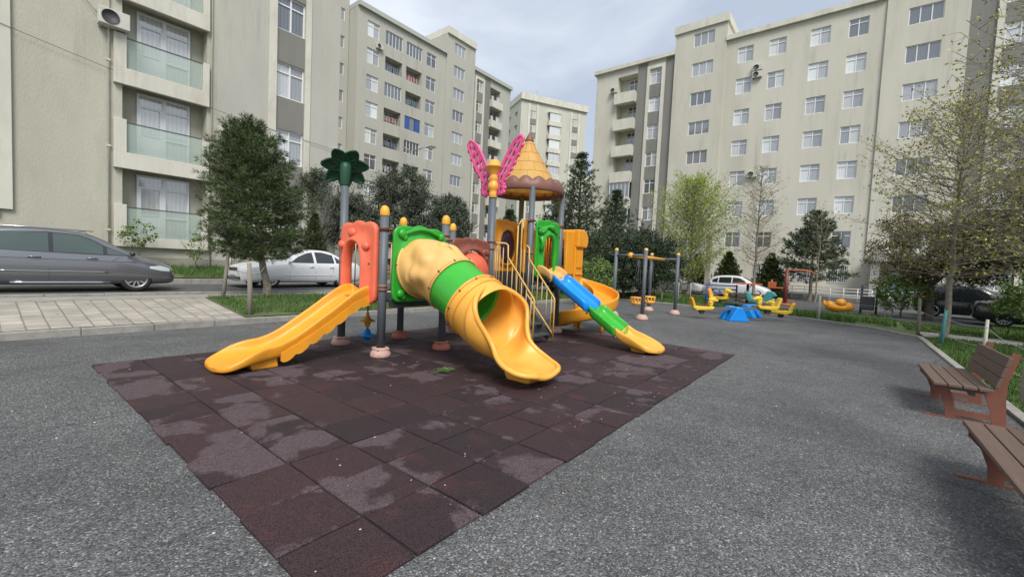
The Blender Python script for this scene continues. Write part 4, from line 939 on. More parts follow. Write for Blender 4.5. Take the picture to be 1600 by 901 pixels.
# moulded hood at its head
hd = MB(); 
hd.prism([(5.50, 1.42), (5.56, 1.42), (5.60, 2.25), (5.72, 2.40), (6.45, 2.40), (6.50, 2.25), (6.52, 1.42), (6.60, 1.42), (6.60, 2.5), (5.50, 2.5)], 'x', 9.05, 9.42)
hood = hd.build('hood', P_OR, SPS, bevel=.025)
h2 = MB(); h2.prism([(9.42, 2.12), (9.86, 2.12), (9.92, 2.22), (9.92, 2.40), (9.82, 2.52), (9.66, 2.57), (9.42, 2.56)], 'y', 5.38, 6.66); h2.build('hood_top', P_OR, hood, bevel=.03)
h3 = MB(); h3.box(9.42, 9.82, 5.46, 5.52, 1.22, 2.13); h3.box(9.42, 9.82, 6.50, 6.56, 1.22, 2.13); h3.box(9.48, 9.76, 5.435, 5.46, 1.60, 2.05); h3.box(9.46, 9.80, 5.43, 5.46, 1.42, 1.47); h3.pieces('hood_side', P_OR, hood, bevel=.012)

# ---- stairs with bar railings, coming down toward the camera side
st = MB()
for k in range(4): st.box(6.66, 7.42, 5.55-.19*k-.17, 5.55-.19*k+.03, .80-.20*k-.02, .80-.20*k+.02)
STP = st.build('stair', STEEL, PS, bevel=.004)
sg = MB()
for xx in (6.62, 7.46): sg.bar((xx, 5.64, .90), (xx, 4.86, .10), .03, .13)
sg.pieces('stringer', STEEL, STP)
def stair_rail(x, xt):
    r = .017; mb = MB()
    mb.tube([(xt, 5.60, 2.02), (x, 5.50, 2.02), (x, 5.44, 1.98), (x, 5.43, 1.74), (x, 4.74, .95), (x, 4.73, .90), (x, 4.73, .06)], r, 8)
    mb.tube([(x, 5.44, .98), (x, 4.73, .20)], r, 8)
    o = mb.build('stair_rail', RAIL, STP); mb = MB()
    for k in range(6):
        y = 5.43-.70*k/5.6; z = 1.74-.79*k/5.6; mb.tube([(x, y, z), (x, y, z-.78)], .010, 6)
    for k in range(2): mb.tube([(x+0, 5.56+.09*k, .98), (x+0, 5.56+.09*k, 1.95)], .010, 6)
    mb.build('rail_bar', RAILP, o)
stair_rail(6.70, 6.5); stair_rail(7.42, 7.6)
mb = MB()      # inner flight up to the tower, only its railings are seen
mb.tube([(7.58, 5.66, 2.60), (7.50, 5.68, 2.60), (7.46, 5.69, 2.56), (7.46, 5.69, 1.0)], .017, 8); mb.tube([(7.36, 5.72, 2.45), (7.36, 5.72, 1.0)], .017, 8); mb.tube([(7.46, 5.69, 2.60), (7.36, 5.72, 2.45)], .017, 8); mb.build('inner_rail', RAIL, PS)
bars(6.55, 5.68, 6.66, 5.68, 1.0, 2.0, 3)

# ---- cone roof
def translucent(m, amt):
    t = m.node_tree; b = t.nodes['Principled BSDF']; o = t.nodes['Material Output']; tr = N(t, 'ShaderNodeBsdfTranslucent'); mxs = N(t, 'ShaderNodeMixShader'); mxs.inputs[0].default_value = amt
    tr.inputs['Color'].default_value = (.95, .62, .14, 1); t.links.new(b.outputs[0], mxs.inputs[1]); t.links.new(tr.outputs[0], mxs.inputs[2]); t.links.new(mxs.outputs[0], o.inputs[0])
ROOFP = plastic('roof_plastic', (0.84, 0.52, 0.165), .5); translucent(ROOFP, .45); SOFF = plastic('soffit_plastic', (0.85, 0.47, 0.03), .5); translucent(SOFF, .6)
rc = (8.24, 6.19)
M0 = None
mb = MB(); SEG = 48
def cone_r(z): t = (z-3.42)/(4.62-3.42); return .765*(1-t)**1.12*(1-.0*t)+.05*t
prof = [(cone_r(3.42+1.2*k/24), 3.42+1.2*k/24) for k in range(25)]
mb.lathe(prof, (rc[0], rc[1], 0), SEG); RF = mb.build('cone_roof', ROOFP, PS)
mb = MB()
for k in range(5):                                              # moulded courses
    z = 3.52+.235*k; r = cone_r(z)+.006; mb.tube([(rc[0]+(r-.003)*cos(2*pi*i/40), rc[1]+(r-.003)*sin(2*pi*i/40), z) for i in range(40)], .005, 5, closed=True)
    for j in range(10):
        a = 2*pi*(j+.5*(k % 2))/10; z2 = z+.235
        if z2 < 4.5: mb.tube([(rc[0]+(cone_r(z+(z2-z)*q/3)+.004)*cos(a), rc[1]+(cone_r(z+(z2-z)*q/3)+.004)*sin(a), z+(z2-z)*q/3) for q in range(4)], .0035, 4)
mb.build('course_joint', mat('roof_joint', (.50, .30, .10), .6), RF)
mb = MB(); n = 96; rows = []
for (r, zf, sc_) in ((.82, 3.275, 0), (.865, 3.265, 0), (.885, 3.30, 0), (.875, 3.40, 0), (.835, 3.46, 1), (.785, 3.50, 1), (.75, 3.44, 1)):
    rows.append([(rc[0]+r*cos(2*pi*i/n), rc[1]+r*sin(2*pi*i/n), zf+(sc_*.085*abs(sin(2*pi*i/n*8)))) for i in range(n)])
mb.grid(rows+[rows[0]], closed=True); mb.build('scalloped_brim', P_ROOFB, RF)
mb = MB(); mb.lathe([(.83, 3.28), (.80, 3.36), (.752, 3.43)], (rc[0], rc[1], 0), 48); mb.build('roof_soffit', SOFF, RF)
mb = MB(); mb.lathe([(.105, 4.53), (.11, 4.56), (.07, 4.63), (.035, 4.70), (.012, 4.74), (.001, 4.745)], (rc[0], rc[1], 0), 20); mb.build('finial', P_ROOFB, RF)

# ---- palm leaf head on the first post
c = Vector((4.10, 7.10, 3.0)); mb = MB()
mb.lathe([(.075, -.15), (.082, -.12), (.09, .02), (.10, .15), (.085, .24), (.001, .26)], tuple(c), 20); 
PALM = mb.build('palm_head', P_DGR, p1)
TILT = Matrix.Rotation(radians(-27), 3, Vector((.785, .62, 0))) @ Matrix.Rotation(radians(-44), 3, Vector((.62, -.785, 0)))
for k in range(7):
    a = 2*pi*k/7+.35; mb = MB(); rows = []
    for i in range(9):
        t = i/8; ln = .04+.37*t; dr = .24+.03*sin(pi*t)-.06*t*t; w_ = .135*(max(.02, sin(pi*min(1, .16+t*.83))))**.6
        rows.append([c+Vector((0, 0, .10))+TILT @ Vector((cos(a)*ln-sin(a)*w_*q, sin(a)*ln+cos(a)*w_*q, dr-.14+.035*(1-q*q))) for q in (-1, -.7, -.3, 0, .3, .7, 1)])
    mb.grid(rows); mb.build('leaf', P_DGR, PALM, solid=.035, subsurf=1)

# ---- butterfly on the taller post
c = Vector((PX[6][0], PX[6][1], 2.94)); mb = MB()
mb.lathe([(.078, -.04), (.09, .0), (.085, .06), (.078, .08), (.105, .12), (.12, .18), (.105, .24), (.078, .27), (.09, .30), (.10, .35), (.085, .395), (.085, .42), (.13, .47), (.15, .53), (.185, .555), (.185, .575), (.12, .60), (.105, .66), (.06, .70), (.001, .71)], tuple(c), 24)
BF = mb.build('butterfly_body', P_YE, p6)
def wing(sg):
    """flat plate with cut-outs; its plane stands upright and leans outward"""
    outer = [(.06, .0), (.12, .05), (.20, .02), (.25, .10), (.20, .22), (.26, .30), (.34, .42), (.40, .56), (.50, .74), (.60, .93), (.66, 1.08), (.62, 1.17), (.52, 1.16), (.42, 1.04), (.34, .90), (.26, .76), (.19, .62), (.11, .50), (.07, .40)]
    N_ = 40; mb = MB()
    # strips between the two edges, leaving slots, so the pattern is real openings
    L_ = interp([(.07, .02), (.05, .2), (.07, .40), (.19, .62), (.34, .90), (.46, 1.08), (.60, 1.18)], 8); R_ = interp([(.20, .0), (.25, .12), (.22, .24), (.33, .42), (.43, .58), (.55, .82), (.66, 1.10)], 8)
    def P(a, b, d): # local plane: x outwards, z up ; thickness d
        return c + Vector((0, 0, .02)) + axis_o*(a*sg*(.98 if sg > 0 else 1.28)) + Vector((0, 0, b*(1 if sg < 0 else .93))) + axis_n*d
    axis_o = Vector((.30*0+.10*sg, -1, 0)).normalized(); axis_n = axis_o.cross(Vector((0, 0, 1))).normalized()
    for i in range(len(L_)-1):
        for (u0, u1, gap) in ((0, .20, 0), (.20, .46, 1), (.46, .56, 0), (.56, .82, 2), (.82, 1, 0)):
            if gap == 1 and i % 6 in (1, 2, 3, 4): continue
            if gap == 2 and (i+3) % 6 in (1, 2, 3, 4): continue
            q = []
            for (e_, u) in ((i, u0), (i, u1), (i+1, u1), (i+1, u0)):
                a = L_[e_][0]+(R_[e_][0]-L_[e_][0])*u; b_ = L_[e_][1]+(R_[e_][1]-L_[e_][1])*u; q.append((a, b_))
            f_ = [P(a, b_, -.02) for a, b_ in q]; g_ = [P(a, b_, .02) for a, b_ in q]; i0 = len(mb.v); mb.v += [tuple(v) for v in f_+g_]
            mb.face((i0, i0+1, i0+2, i0+3)); mb.face((i0+7, i0+6, i0+5, i0+4))
            for k in range(4): mb.face((i0+k, i0+4+k, i0+4+(k+1) % 4, i0+(k+1) % 4))
    wo = mb.build('wing', P_PNK, BF)
    rm = MB(); rm.tube([P(a, b_, 0) for a, b_ in L_]+[P(a, b_, 0) for a, b_ in R_[::-1]], .028, 8, closed=True); rm.build('wing_rim', P_PNK, wo)
    # scalloped outer lobes
    lb = MB()
    for i in range(4, len(R_)-4, 5): a, b_ = R_[i]; lb.ball(tuple(P(a+.015, b_, 0)), .05, 10, 6, (.5, 1, 1))
    lb.pieces('wing_lobe', P_PNK, wo)
wing(1); wing(-1)

# ---- hanging spinner toy under the first deck
mb = MB(); sx, sy = 4.42, 6.78
mb.tube([(sx, sy, .86), (sx, sy, .12)], .012, 8); SPN = mb.build('spinner_rod', STEEL, PS)
mb = MB(); mb.lathe([(.02, .62), (.03, .56), (.06, .50), (.13, .47), (.14, .455), (.06, .44), (.04, .36), (.02, .34)], (sx, sy, 0), 20); mb.build('spinner_top', P_CAP, SPN)
mb = MB(); mb.lathe([(.02, .33), (.05, .29), (.07, .24), (.15, .21), (.155, .195), (.07, .17), (.05, .12), (.02, .10)], (sx, sy, 0), 20); mb.build('spinner_bottom', P_BLU, SPN)
# ================================================================== BENCHES
plank_m = mat('brown_bench_plank', (0.125, 0.082, 0.062), .6, var=.12, stretch=(1, 14, 14), vscale=4, dirt=(.17, .13, .105), dirt_scale=3, dirt_amt=.6)
frame_m = mat('brick_red_steel', (0.20, 0.072, 0.045), .6, var=.1, dirt=(.10, .05, .04), dirt_scale=8)
def bench(x0, x1, yf, label):
    b = wroot('bench', ((x0+x1)/2, yf-.3, 0)); tag(b, label, 'bench', None)
    y = yf
    for k in range(4):
        mb = MB(); mb.box(x0, x1, y-.115, y, .40, .435); mb.build('seat_plank', plank_m, b, bevel=.006); y -= .125
    M = Matrix.Translation((0, yf-.50, .40)) @ Matrix.Rotation(radians(13), 4, 'X')
    for k in range(3):
        mb = MB(); mb.box(x0+.02, x1-.02, -.018, .018, .06+k*.125, .175+k*.125, M); mb.build('back_plank', plank_m, b, bevel=.006)
    for xx in (x0+.18, x1-.18):
        fr = MB(); t = .012; yy = yf
        for poly in ([(yy-.01, .398), (yy-.015, .345), (yy-.09, .26), (yy-.135, .13), (yy-.145, .0), (yy-.235, .0), (yy-.225, .10), (yy-.20, .25), (yy-.17, .33), (yy-.17, .398)],
                     [(yy-.44, .398), (yy-.46, .30), (yy-.50, .18), (yy-.53, .0), (yy-.64, .0), (yy-.63, .16), (yy-.62, .30), (yy-.62, .50), (yy-.70, .84), (yy-.63, .86), (yy-.545, .50), (yy-.53, .43), (yy-.51, .398)]):
            fr.prism(poly, 'x', xx-t, xx+t)
        fr.box(xx-t*.9, xx+t*.9, yy-.535, yy-.012, .345, .396); fr.box(xx-t*.9, xx+t*.9, yy-.55, yy-.14, .05, .115)
        fr.box(xx-.03, xx+.03, yy-.70, yy+.04, .0, .014); fr.build('side_frame', frame_m, b)
    mb = MB(); mb.box(x0+.18, x1-.18, yf-.38, yf-.34, .30, .34); mb.build('stretcher', STEEL, b)
bench(7.10, 8.62, -.86, 'brown slatted bench at the right kerb whose backrest is in full view')
bench(3.20, 5.28, -.84, 'nearest brown slatted bench, cut off by the bottom right edge of the photo')

# ================================================================== SWING FRAME
def swing():
    b = tag(wroot('swing_set', (15.4, 5.8, 0)), 'grey steel swing frame with yellow top beam beyond the slides', 'swing')
    C = [(13.95, 6.45), (13.80, 5.34), (16.85, 5.24), (17.25, 6.42)]
    for (x, y) in C:
        mb = MB(); mb.cyl((x, y, 0), (x, y, 2.28), .062, 16); p = mb.build('post', POST, b)
        f = MB(); f.lathe([(.001, 0), (.20, 0), (.21, .03), (.18, .09), (.13, .15), (.075, .18)], (x, y, 0), 18); f.build('foot', FOOT, p)
        c = MB(); c.lathe([(.066, -.005), (.07, .03), (.055, .07), (.02, .09), (.001, .092)], (x, y, 2.28), 14); c.build('cap', P_TAN, p)
    for (a, c_) in ((0, 1), (3, 2)):
        mb = MB(); mb.cyl((*C[a], 2.12), (*C[c_], 2.12), .045, 12); mb.build('end_bar', POST, b)
    a = ((C[0][0]+C[1][0])/2, (C[0][1]+C[1][1])/2, 2.12); c_ = ((C[3][0]+C[2][0])/2, (C[3][1]+C[2][1])/2, 2.10)
    mb = MB(); mb.cyl(a, c_, .06, 12); mb.build('top_beam', P_CAP, b)
    mb = MB(); mb.ball(a, .10, 12, 8); mb.build('joint', P_CAP, b)
    for t in (.22, .60):
        q = Vector(a).lerp(Vector(c_), t); mb = MB()
        for (dx, dy) in ((-.14, -.12), (.14, -.12), (-.14, .12), (.14, .12)): mb.tube([(q.x+(dx > 0)*.1-.05, q.y, q.z-.05), (q.x+dx, q.y+dy, .62)], .006, 5)
        s_ = MB()
        s_.lathe([(.001, .40), (.14, .40), (.19, .44), (.20, .52), (.175, .52), (.16, .46), (.12, .43), (.001, .43)], (q.x, q.y, 0), 20)
        for k in range(10):
            an = 2*pi*k/10; s_.tube([(q.x+.19*cos(an), q.y+.19*sin(an), .50), (q.x+.20*cos(an), q.y+.20*sin(an), .66)], .018, 6)
        s_.tube([(q.x+.20*cos(2*pi*k/20), q.y+.20*sin(2*pi*k/20), .66) for k in range(20)], .026, 8, closed=True)
        o = s_.build('swing_seat', P_YE, b); mb.build('chains', STEEL, o)
swing()

# ================================================================== SEESAWS
LEM = plastic('lemon_plastic', (.72, .50, .04), .4)
def seesaw(cx, cy, L_, R_, label):
    b = wroot('seesaw', (cx, cy, 0)); tag(b, label, 'seesaw', 'seesaws with yellow animal seats')
    d = (Vector(R_)-Vector(L_)); dh = Vector((d.x, d.y, 0)).normalized(); n = Vector((-dh.y, dh.x, 0))
    for s_ in (-.26, .26):
        i = MB(); c = Vector((cx, cy, 0))+n*s_; pts = []
        for (a, z) in ((-.36, 0), (.36, 0), (.09, .50), (-.09, .50)): pts.append(c+dh*a+Vector((0, 0, z)))
        f = [p-n*.16 for p in pts]; g = [p+n*.16-(Vector((0, 0, 0))) for p in pts]; i.v = [tuple(p) for p in f+g]
        i.face((0, 1, 2, 3)); i.face((7, 6, 5, 4)); 
        for k in range(4): i.face((k, 4+k, 4+(k+1) % 4, (k+1) % 4))
        i.build('base', P_BLU, b, bevel=.03)
    mid_ = Vector((cx, cy, (L_[2]+R_[2])/2)); mb = MB(); mb.bar(Vector(L_), Vector(R_), .09, .09); mb.build('beam', POST, b)
    for E_, sg in ((Vector(L_), -1), (Vector(R_), 1)):
        up = Vector((0, 0, 1)); o_ = dh*sg
        MR = Matrix(((o_.x, n.x, 0, E_.x), (o_.y, n.y, 0, E_.y), (0, 0, 1, E_.z), (0, 0, 0, 1)))
        mb = MB(); mb.prism([(-.36, -.02), (.22, -.06), (.34, .02), (.36, .12), (.30, .10), (-.30, .09), (-.42, .10)], 'y', -.13, .13)
        mb.v = [tuple(MR @ Vector(v)) for v in mb.v]; s_ = mb.build('seat', LEM, b, bevel=.04)
        mb = MB(); mb.prism([(.24, .08), (.34, .06), (.44, .36), (.40, .42), (.35, .36)], 'y', -.12, .12); mb.v = [tuple(MR @ Vector(v)) for v in mb.v]; mb.build('backrest', P_OR if sg < 0 else LEM, s_, bevel=.03)
        mb = MB(); mb.ball((-.30, 0, .20), .12, 12, 8, (.8, .6, 1.2)); mb.ball((-.36, 0, .34), .12, 12, 8, (1.3, .6, .8)); mb.tube([(-.44, 0, .34), (-.56, 0, .30)], [.06, .035], 8); mb.tube([(-.30, 0, .36), (-.28, 0, .50)], .03, 6)
        mb.v = [tuple(MR @ Vector(v)) for v in mb.v]; mb.build('animal_head', LEM, s_)
        mb = MB(); mb.tube([(-.24, -.20, .24), (-.24, .20, .24)], .018, 8); mb.v = [tuple(MR @ Vector(v)) for v in mb.v]; mb.build('handle', P_RED, s_)
        mb = MB(); mb.cbox((-.05, 0, .105), (.34, .2, .03)); mb.v = [tuple(MR @ Vector(v)) for v in mb.v]; mb.build('saddle', P_BRN, s_)
        mb = MB(); mb.cyl((0, -.08, -.10), (0, .08, -.10), .085, 12); mb.v = [tuple(MR @ Vector(v)) for v in mb.v]; mb.build('bumper', black_m, s_)
seesaw(17.0, 3.2, (16.3, 4.12, .36), (17.72, 2.25, .48), 'nearer seesaw, its beam almost level over the blue wedge base')
seesaw(19.1, 3.05, (19.25, 4.25, .62), (18.75, 1.95, .30), 'farther seesaw, tilted with its right hand seat down near the ground')

# ================================================================== YARD EQUIPMENT BEHIND THE SEESAWS
OR_ST = mat('orange_red_steel', (0.42, 0.10, 0.03), .5)
b = tag(wroot('exercise_post', (30.8, 3.05, 0)), 'dark red exercise post with orange arms and round orange foot plate', 'exercise machine')
mb = MB(); mb.cyl((30.8, 3.05, 0), (30.8, 3.05, 2.15), .10, 12); mb.build('post', mat('dark_red_steel', (.16, .03, .02), .5), b)
mb = MB(); mb.lathe([(.001, 0), (.62, 0), (.62, .06), (.001, .10)], (30.8, 3.05, 0), 24); mb.build('foot_plate', OR_ST, b)
mb = MB(); mb.tube([(30.8, 3.0, 2.1), (31.1, 2.4, 2.15), (31.3, 1.9, 2.1), (31.4, 1.7, 1.9)], .05, 8); mb.tube([(30.8, 3.2, 1.0), (30.6, 3.7, 1.0), (30.55, 3.8, 1.5)], .05, 8); mb.build('arm', OR_ST, b)
mb = MB(); mb.cbox((30.5, 3.75, 1.15), (.1, .45, .4)); mb.cbox((31.0, 2.75, .25), (.5, .35, .08)); mb.pieces('pad', OR_ST, b, bevel=.03)
b = tag(wroot('ride_toy', (27.6, .45, 0)), 'low orange plastic riding toy with rounded humps on the yard behind the seesaws', 'riding toy')
mb = MB(); mb.ball((27.6, .45, .26), .40, 18, 10, (1, 1.3, .65)); mb.ball((27.4, .30, .50), .24, 14, 8, (1, 1, .9)); mb.ball((27.7, .0, .30), .24, 12, 8, (1, 1.1, 1.0)); mb.ball((27.5, .75, .36), .2, 12, 8); mb.build('body', P_OR, b)
mb = MB(); mb.tube([(27.4, .85, .3), (27.45, 1.0, .42), (27.45, .95, .55)], .07, 8); mb.build('head', P_OR, b)
b = tag(wroot('exercise_machine', (28, -.7, 0)), 'black exercise machine with two upright arms beside the orange riding toy', 'exercise machine')
mb = MB(); mb.cyl((28, -.5, 0), (28, -.5, 1.4), .05, 8); mb.build('post', STEEL, b)
mb = MB(); mb.cyl((28, -1.1, 0), (28, -1.1, 1.4), .05, 8); mb.build('post', STEEL, b)
mb = MB(); mb.cbox((28, -.75, .55), (.3, .55, .7)); mb.build('housing', STEEL, b, bevel=.06)
mb = MB(); mb.tube([(28, -.5, 1.35), (27.7, -.5, 1.45), (27.5, -.5, 1.2)], .035, 8); mb.build('handle', STEEL, b)
b = tag(wroot('climbing_ladder', (23.2, 5.0, 0)), 'blue steel ladder frame standing behind the left seats of the seesaws', 'climbing frame')
BLS = mat('blue_steel', (.02, .07, .22), .5)
mb = MB()
for q in (-.75, .75): mb.cyl((23.2+q*.62, 5.0-q*.785, 0), (23.2+q*.62, 5.0-q*.785, 1.15), .04, 8)
for k in range(6): mb.cyl((23.2-.75*.62, 5.0+.75*.785, .15+k*.19), (23.2+.75*.62, 5.0-.75*.785, .15+k*.19), .03, 8)
mb.build('ladder_frame', BLS, b)
b = tag(wroot('spring_rider', (21.9, 3.2, 0)), 'teal spring rider toy behind the seesaws, before the white car', 'spring rider')
TEAL = plastic('teal_plastic', (.06, .30, .30), .5)
mb = MB(); mb.prism([(2.6, .45), (3.1, .35), (3.6, .5), (3.75, .95), (3.55, .9), (3.4, .65), (3.0, .65), (2.85, 1.0), (2.6, .98), (2.45, .8), (2.62, .72)], 'x', 21.75, 22.0); mb.build('body', TEAL, b, bevel=.05)
mb = MB(); mb.tube([(21.88+.10*cos(t*1.2), 3.1+.10*sin(t*1.2), .02+t*.016) for t in range(26)], .018, 6); mb.build('spring', STEEL, b)
b = tag(wroot('picnic_table', (21.5, 4.35, 0)), 'small dark slatted table with pink top edge behind the tilted seesaw', 'table')
mb = MB(); mb.cbox((23.5, 3.9, 1.25), (1.1, 1.1, .05)); mb.build('tabletop', P_RED2, b); mb = MB(); mb.cyl((23.5, 3.9, 0), (23.5, 3.9, 1.23), .06, 10); mb.build('leg', STEEL, b)
for k in range(3): mb = MB(); mb.cbox((23.5, 3.9, .3+.22*k), (1.0, 1.5, .05)); mb.build('shelf', plank_m, b)

# ================================================================== WHITE RAILING before the right-hand block
b = tag(wroot('railing', (42, 0, 0)), 'white tubular ramp railing in front of the pale block', 'railing')
for k in range(13):
    y = 4.6-k*.85; mb = MB(); mb.cyl((42.4, y, 0), (42.4, y, 1.05), .03, 6); mb.build('post', pvc, b)
for z in (.35, .55, .8, 1.03): mb = MB(); mb.cyl((42.4, 4.6, z), (42.4, -5.6, z), .025, 6); mb.build('rail', pvc, b)
mb = MB(); mb.box(42.6, 46.7, -5.6, 4.6, 0, .45); mb.build('ramp', kerb_m, b)

# ================================================================== CARS
def car(name, base, rz, L_, W_, H_, prof, wheels, wr, paint, glass_side, glass_top, label, cat='car', spokes=10, light=None, group=None, detail=True, gmat=None, belt=None, extra=None):
    """prof: stations (x, z0, half width, belt z, roof half width, top z), x from front (+) to rear (-), local coords, z from the road"""
    root = empty(name, base, rz); tag(root, label, cat, group)
    st = interp(prof, 4)
    def ring(s):
        x, z0, w, zb, wr_, zt = s; zb = min(zb, zt-.02)
        P = [(0, z0), (w*.70, z0), (w*.93, z0+.03), (w*.985, z0+.12), (w, z0+(zb-z0)*.45), (w*.995, z0+(zb-z0)*.75), (w*.975, zb-.03), (w*.955, zb)]
        for t in (.2, .45, .7, .9): P.append((w*.955+(wr_-w*.955)*t**1.15, zb+(zt-.045-zb)*t))
        P += [(wr_*.985, zt-.04), (wr_*.93, zt-.012), (wr_*.80, zt), (wr_*.45, zt+.018), (0, zt+.025)]
        return P
    rings = [ring(s) for s in st]; n = len(rings[0]); mb = MB(); rows = []
    for s, r in zip(st, rings): rows.append([Vector((s[0], y, z)) for y, z in r] + [Vector((s[0], -y, z)) for y, z in r[1:-1]][::-1])
    mb.grid(rows, closed=True); N2 = len(rows[0]); mb.sm = True; mb.face(range(N2)); mb.face(range(len(mb.v)-1, len(mb.v)-N2-1, -1)); mb.sm = False
    body = mb.build('body', [paint, black_m], root)
    cut = MB()
    for wx in wheels:
        for sg in (-1, 1): cut.cyl((wx, sg*(W_/2-.24), wr), (wx, sg*(W_/2+.2), wr), wr+.055, 28)
    co = cut.build('arch_cutter', black_m); md = body.modifiers.new('b', 'BOOLEAN'); md.operation = 'DIFFERENCE'; md.object = co; md.solver = 'EXACT'
    try: md.material_mode = 'TRANSFER'
    except Exception: pass
    dg = bpy.context.evaluated_depsgraph_get(); dg.update(); me = bpy.data.meshes.new_from_object(body.evaluated_get(dg)); body.modifiers.clear(); body.data = me; bpy.data.objects.remove(co)
    xs_ = [s[0] for s in st][::-1]
    def row_at(x):
        for i in range(len(st)-1):
            a, c_ = st[i], st[i+1]
            if c_[0] <= x <= a[0]:
                t = (a[0]-x)/max(a[0]-c_[0], 1e-6); return [(p[0]+(q[0]-p[0])*t, p[1]+(q[1]-p[1])*t) for p, q in zip(rings[i], rings[i+1])]
        return rings[-1]
    def yside(x, z):
        r = row_at(x)[1:14]
        for a, c_ in zip(r[:-1], r[1:]):
            if a[1] <= z <= c_[1]: t = (z-a[1])/max(c_[1]-a[1], 1e-6); return a[0]+(c_[0]-a[0])*t
        return r[-1][0]
    def side_patch(nm, m, lo, hi, off, parent, nx=10, nz=4, sides=(1, -1)):
        """lo, hi: polylines (x, z) giving lower and upper edge over the same x range"""
        X0, X1 = max(lo[0][0], hi[0][0]), min(lo[-1][0], hi[-1][0])
        for sg in sides:
            mb = MB(); rows = []
            for i in range(nx+1):
                x = X0+(X1-X0)*i/nx; zl = float(np.interp(x, [p[0] for p in lo], [p[1] for p in lo])); zh = float(np.interp(x, [p[0] for p in hi], [p[1] for p in hi])); zh = max(zh, zl+.002)
                rows.append([Vector((x, sg*(yside(x, zl+(zh-zl)*j/nz)+off), zl+(zh-zl)*j/nz)) for j in range(nz+1)])
            mb.grid(rows); mb.build(nm, m, parent)
    def top_patch(nm, m, x0, x1, yf, off, parent, nx=8):
        mb = MB(); rows = []
        for i in range(nx+1):
            x = x0+(x1-x0)*i/nx; r = row_at(x); R_ = [r[k] for k in (11, 12, 13, 14, 15, 16)]; rows.append([Vector((x+off*.6, y*yf, z+off)) for y, z in R_]+[Vector((x+off*.6, -y*yf, z+off)) for y, z in R_[:-1]][::-1])
        mb.grid(rows); mb.build(nm, m, parent)
    for (lo, hi) in glass_side: side_patch('side_window', gmat or GLASS, lo, hi, .006, root)
    for (x0, x1) in glass_top: top_patch('windscreen' if x0 > 0 else 'rear_window', gmat or GLASS, x0, x1, .93, .012, root)
    for wx in wheels:
        for sg in (-1, 1):
            w_ = MB(); M = Matrix.Translation((wx, sg*(W_/2-.115), wr)) @ Matrix.Rotation(-sg*pi/2, 4, 'X')
            w_.lathe([(wr*.68, -.10), (wr*.93, -.10), (wr, -.06), (wr, .06), (wr*.94, .095), (wr*.70, .10), (wr*.68, .08)], (0, 0, 0), 32, M); wo = w_.build('wheel', TYRE, root)
            r_ = MB(); r_.lathe([(wr*.70, .09), (wr*.66, .085), (wr*.62, .04), (wr*.2, .02), (.001, .02)], (0, 0, 0), 28, M); r_.build('wheel_disc', DARKM, wo)
            r_ = MB()
            r_.lathe([(wr*.70, .085), (wr*.70, .10), (wr*.62, .095), (wr*.60, .06)], (0, 0, 0), 28, M)
            for k in range(spokes):
                a = 2*pi*k/spokes; d = Matrix.Rotation(a, 4, 'Z'); r_.box(wr*.10, wr*.66, -wr*.045, wr*.045, .055, .085, M @ d)
            r_.lathe([(wr*.16, .06), (wr*.15, .095), (.001, .10)], (0, 0, 0), 16, M); r_.build('rim', ALLOY, wo)
    if detail: extra(root, side_patch, yside, row_at)
    return root
TYRE = mat('tyre', (.018, .018, .018), .8); DARKM = mat('dark_car_metal', (.03, .03, .03), .6); ALLOY = mat('alloy', (.50, .50, .50), .35, metal=.6)  # one dark metal for wheel discs, grilles, mirrors and panel gaps
GLASS = mat('car_glass', (.018, .024, .024), .04, spec=.9); GREY_PAINT = mat('grey_metallic_paint', (.20, .205, .218), .26, metal=.6, coat=.9); WHITE_PAINT = mat('white_paint', (.66, .67, .68), .3, coat=.5)
SILVERW = mat('silver_white_paint', (.70, .71, .72), .3, metal=.05, coat=.6); BLACK_PAINT = mat('black_paint', (.02, .021, .024), .22, coat=.8)
LAMP = mat('headlamp', (.62, .66, .68), .08, spec=.9); CHROME = mat('chrome_strip', (.55, .55, .56), .2, metal=.9); REDL = mat('tail_lamp', (.35, .02, .02), .2); ORL = mat('orange_lamp', (.6, .2, .04), .3)

def seam(parent, pts, side, off, yside, r=.006):
    mb = MB(); mb.tube([(x, side*(yside(x, z)+off), z) for x, z in pts], r, 5); mb.build('panel_gap', DARKM, parent)
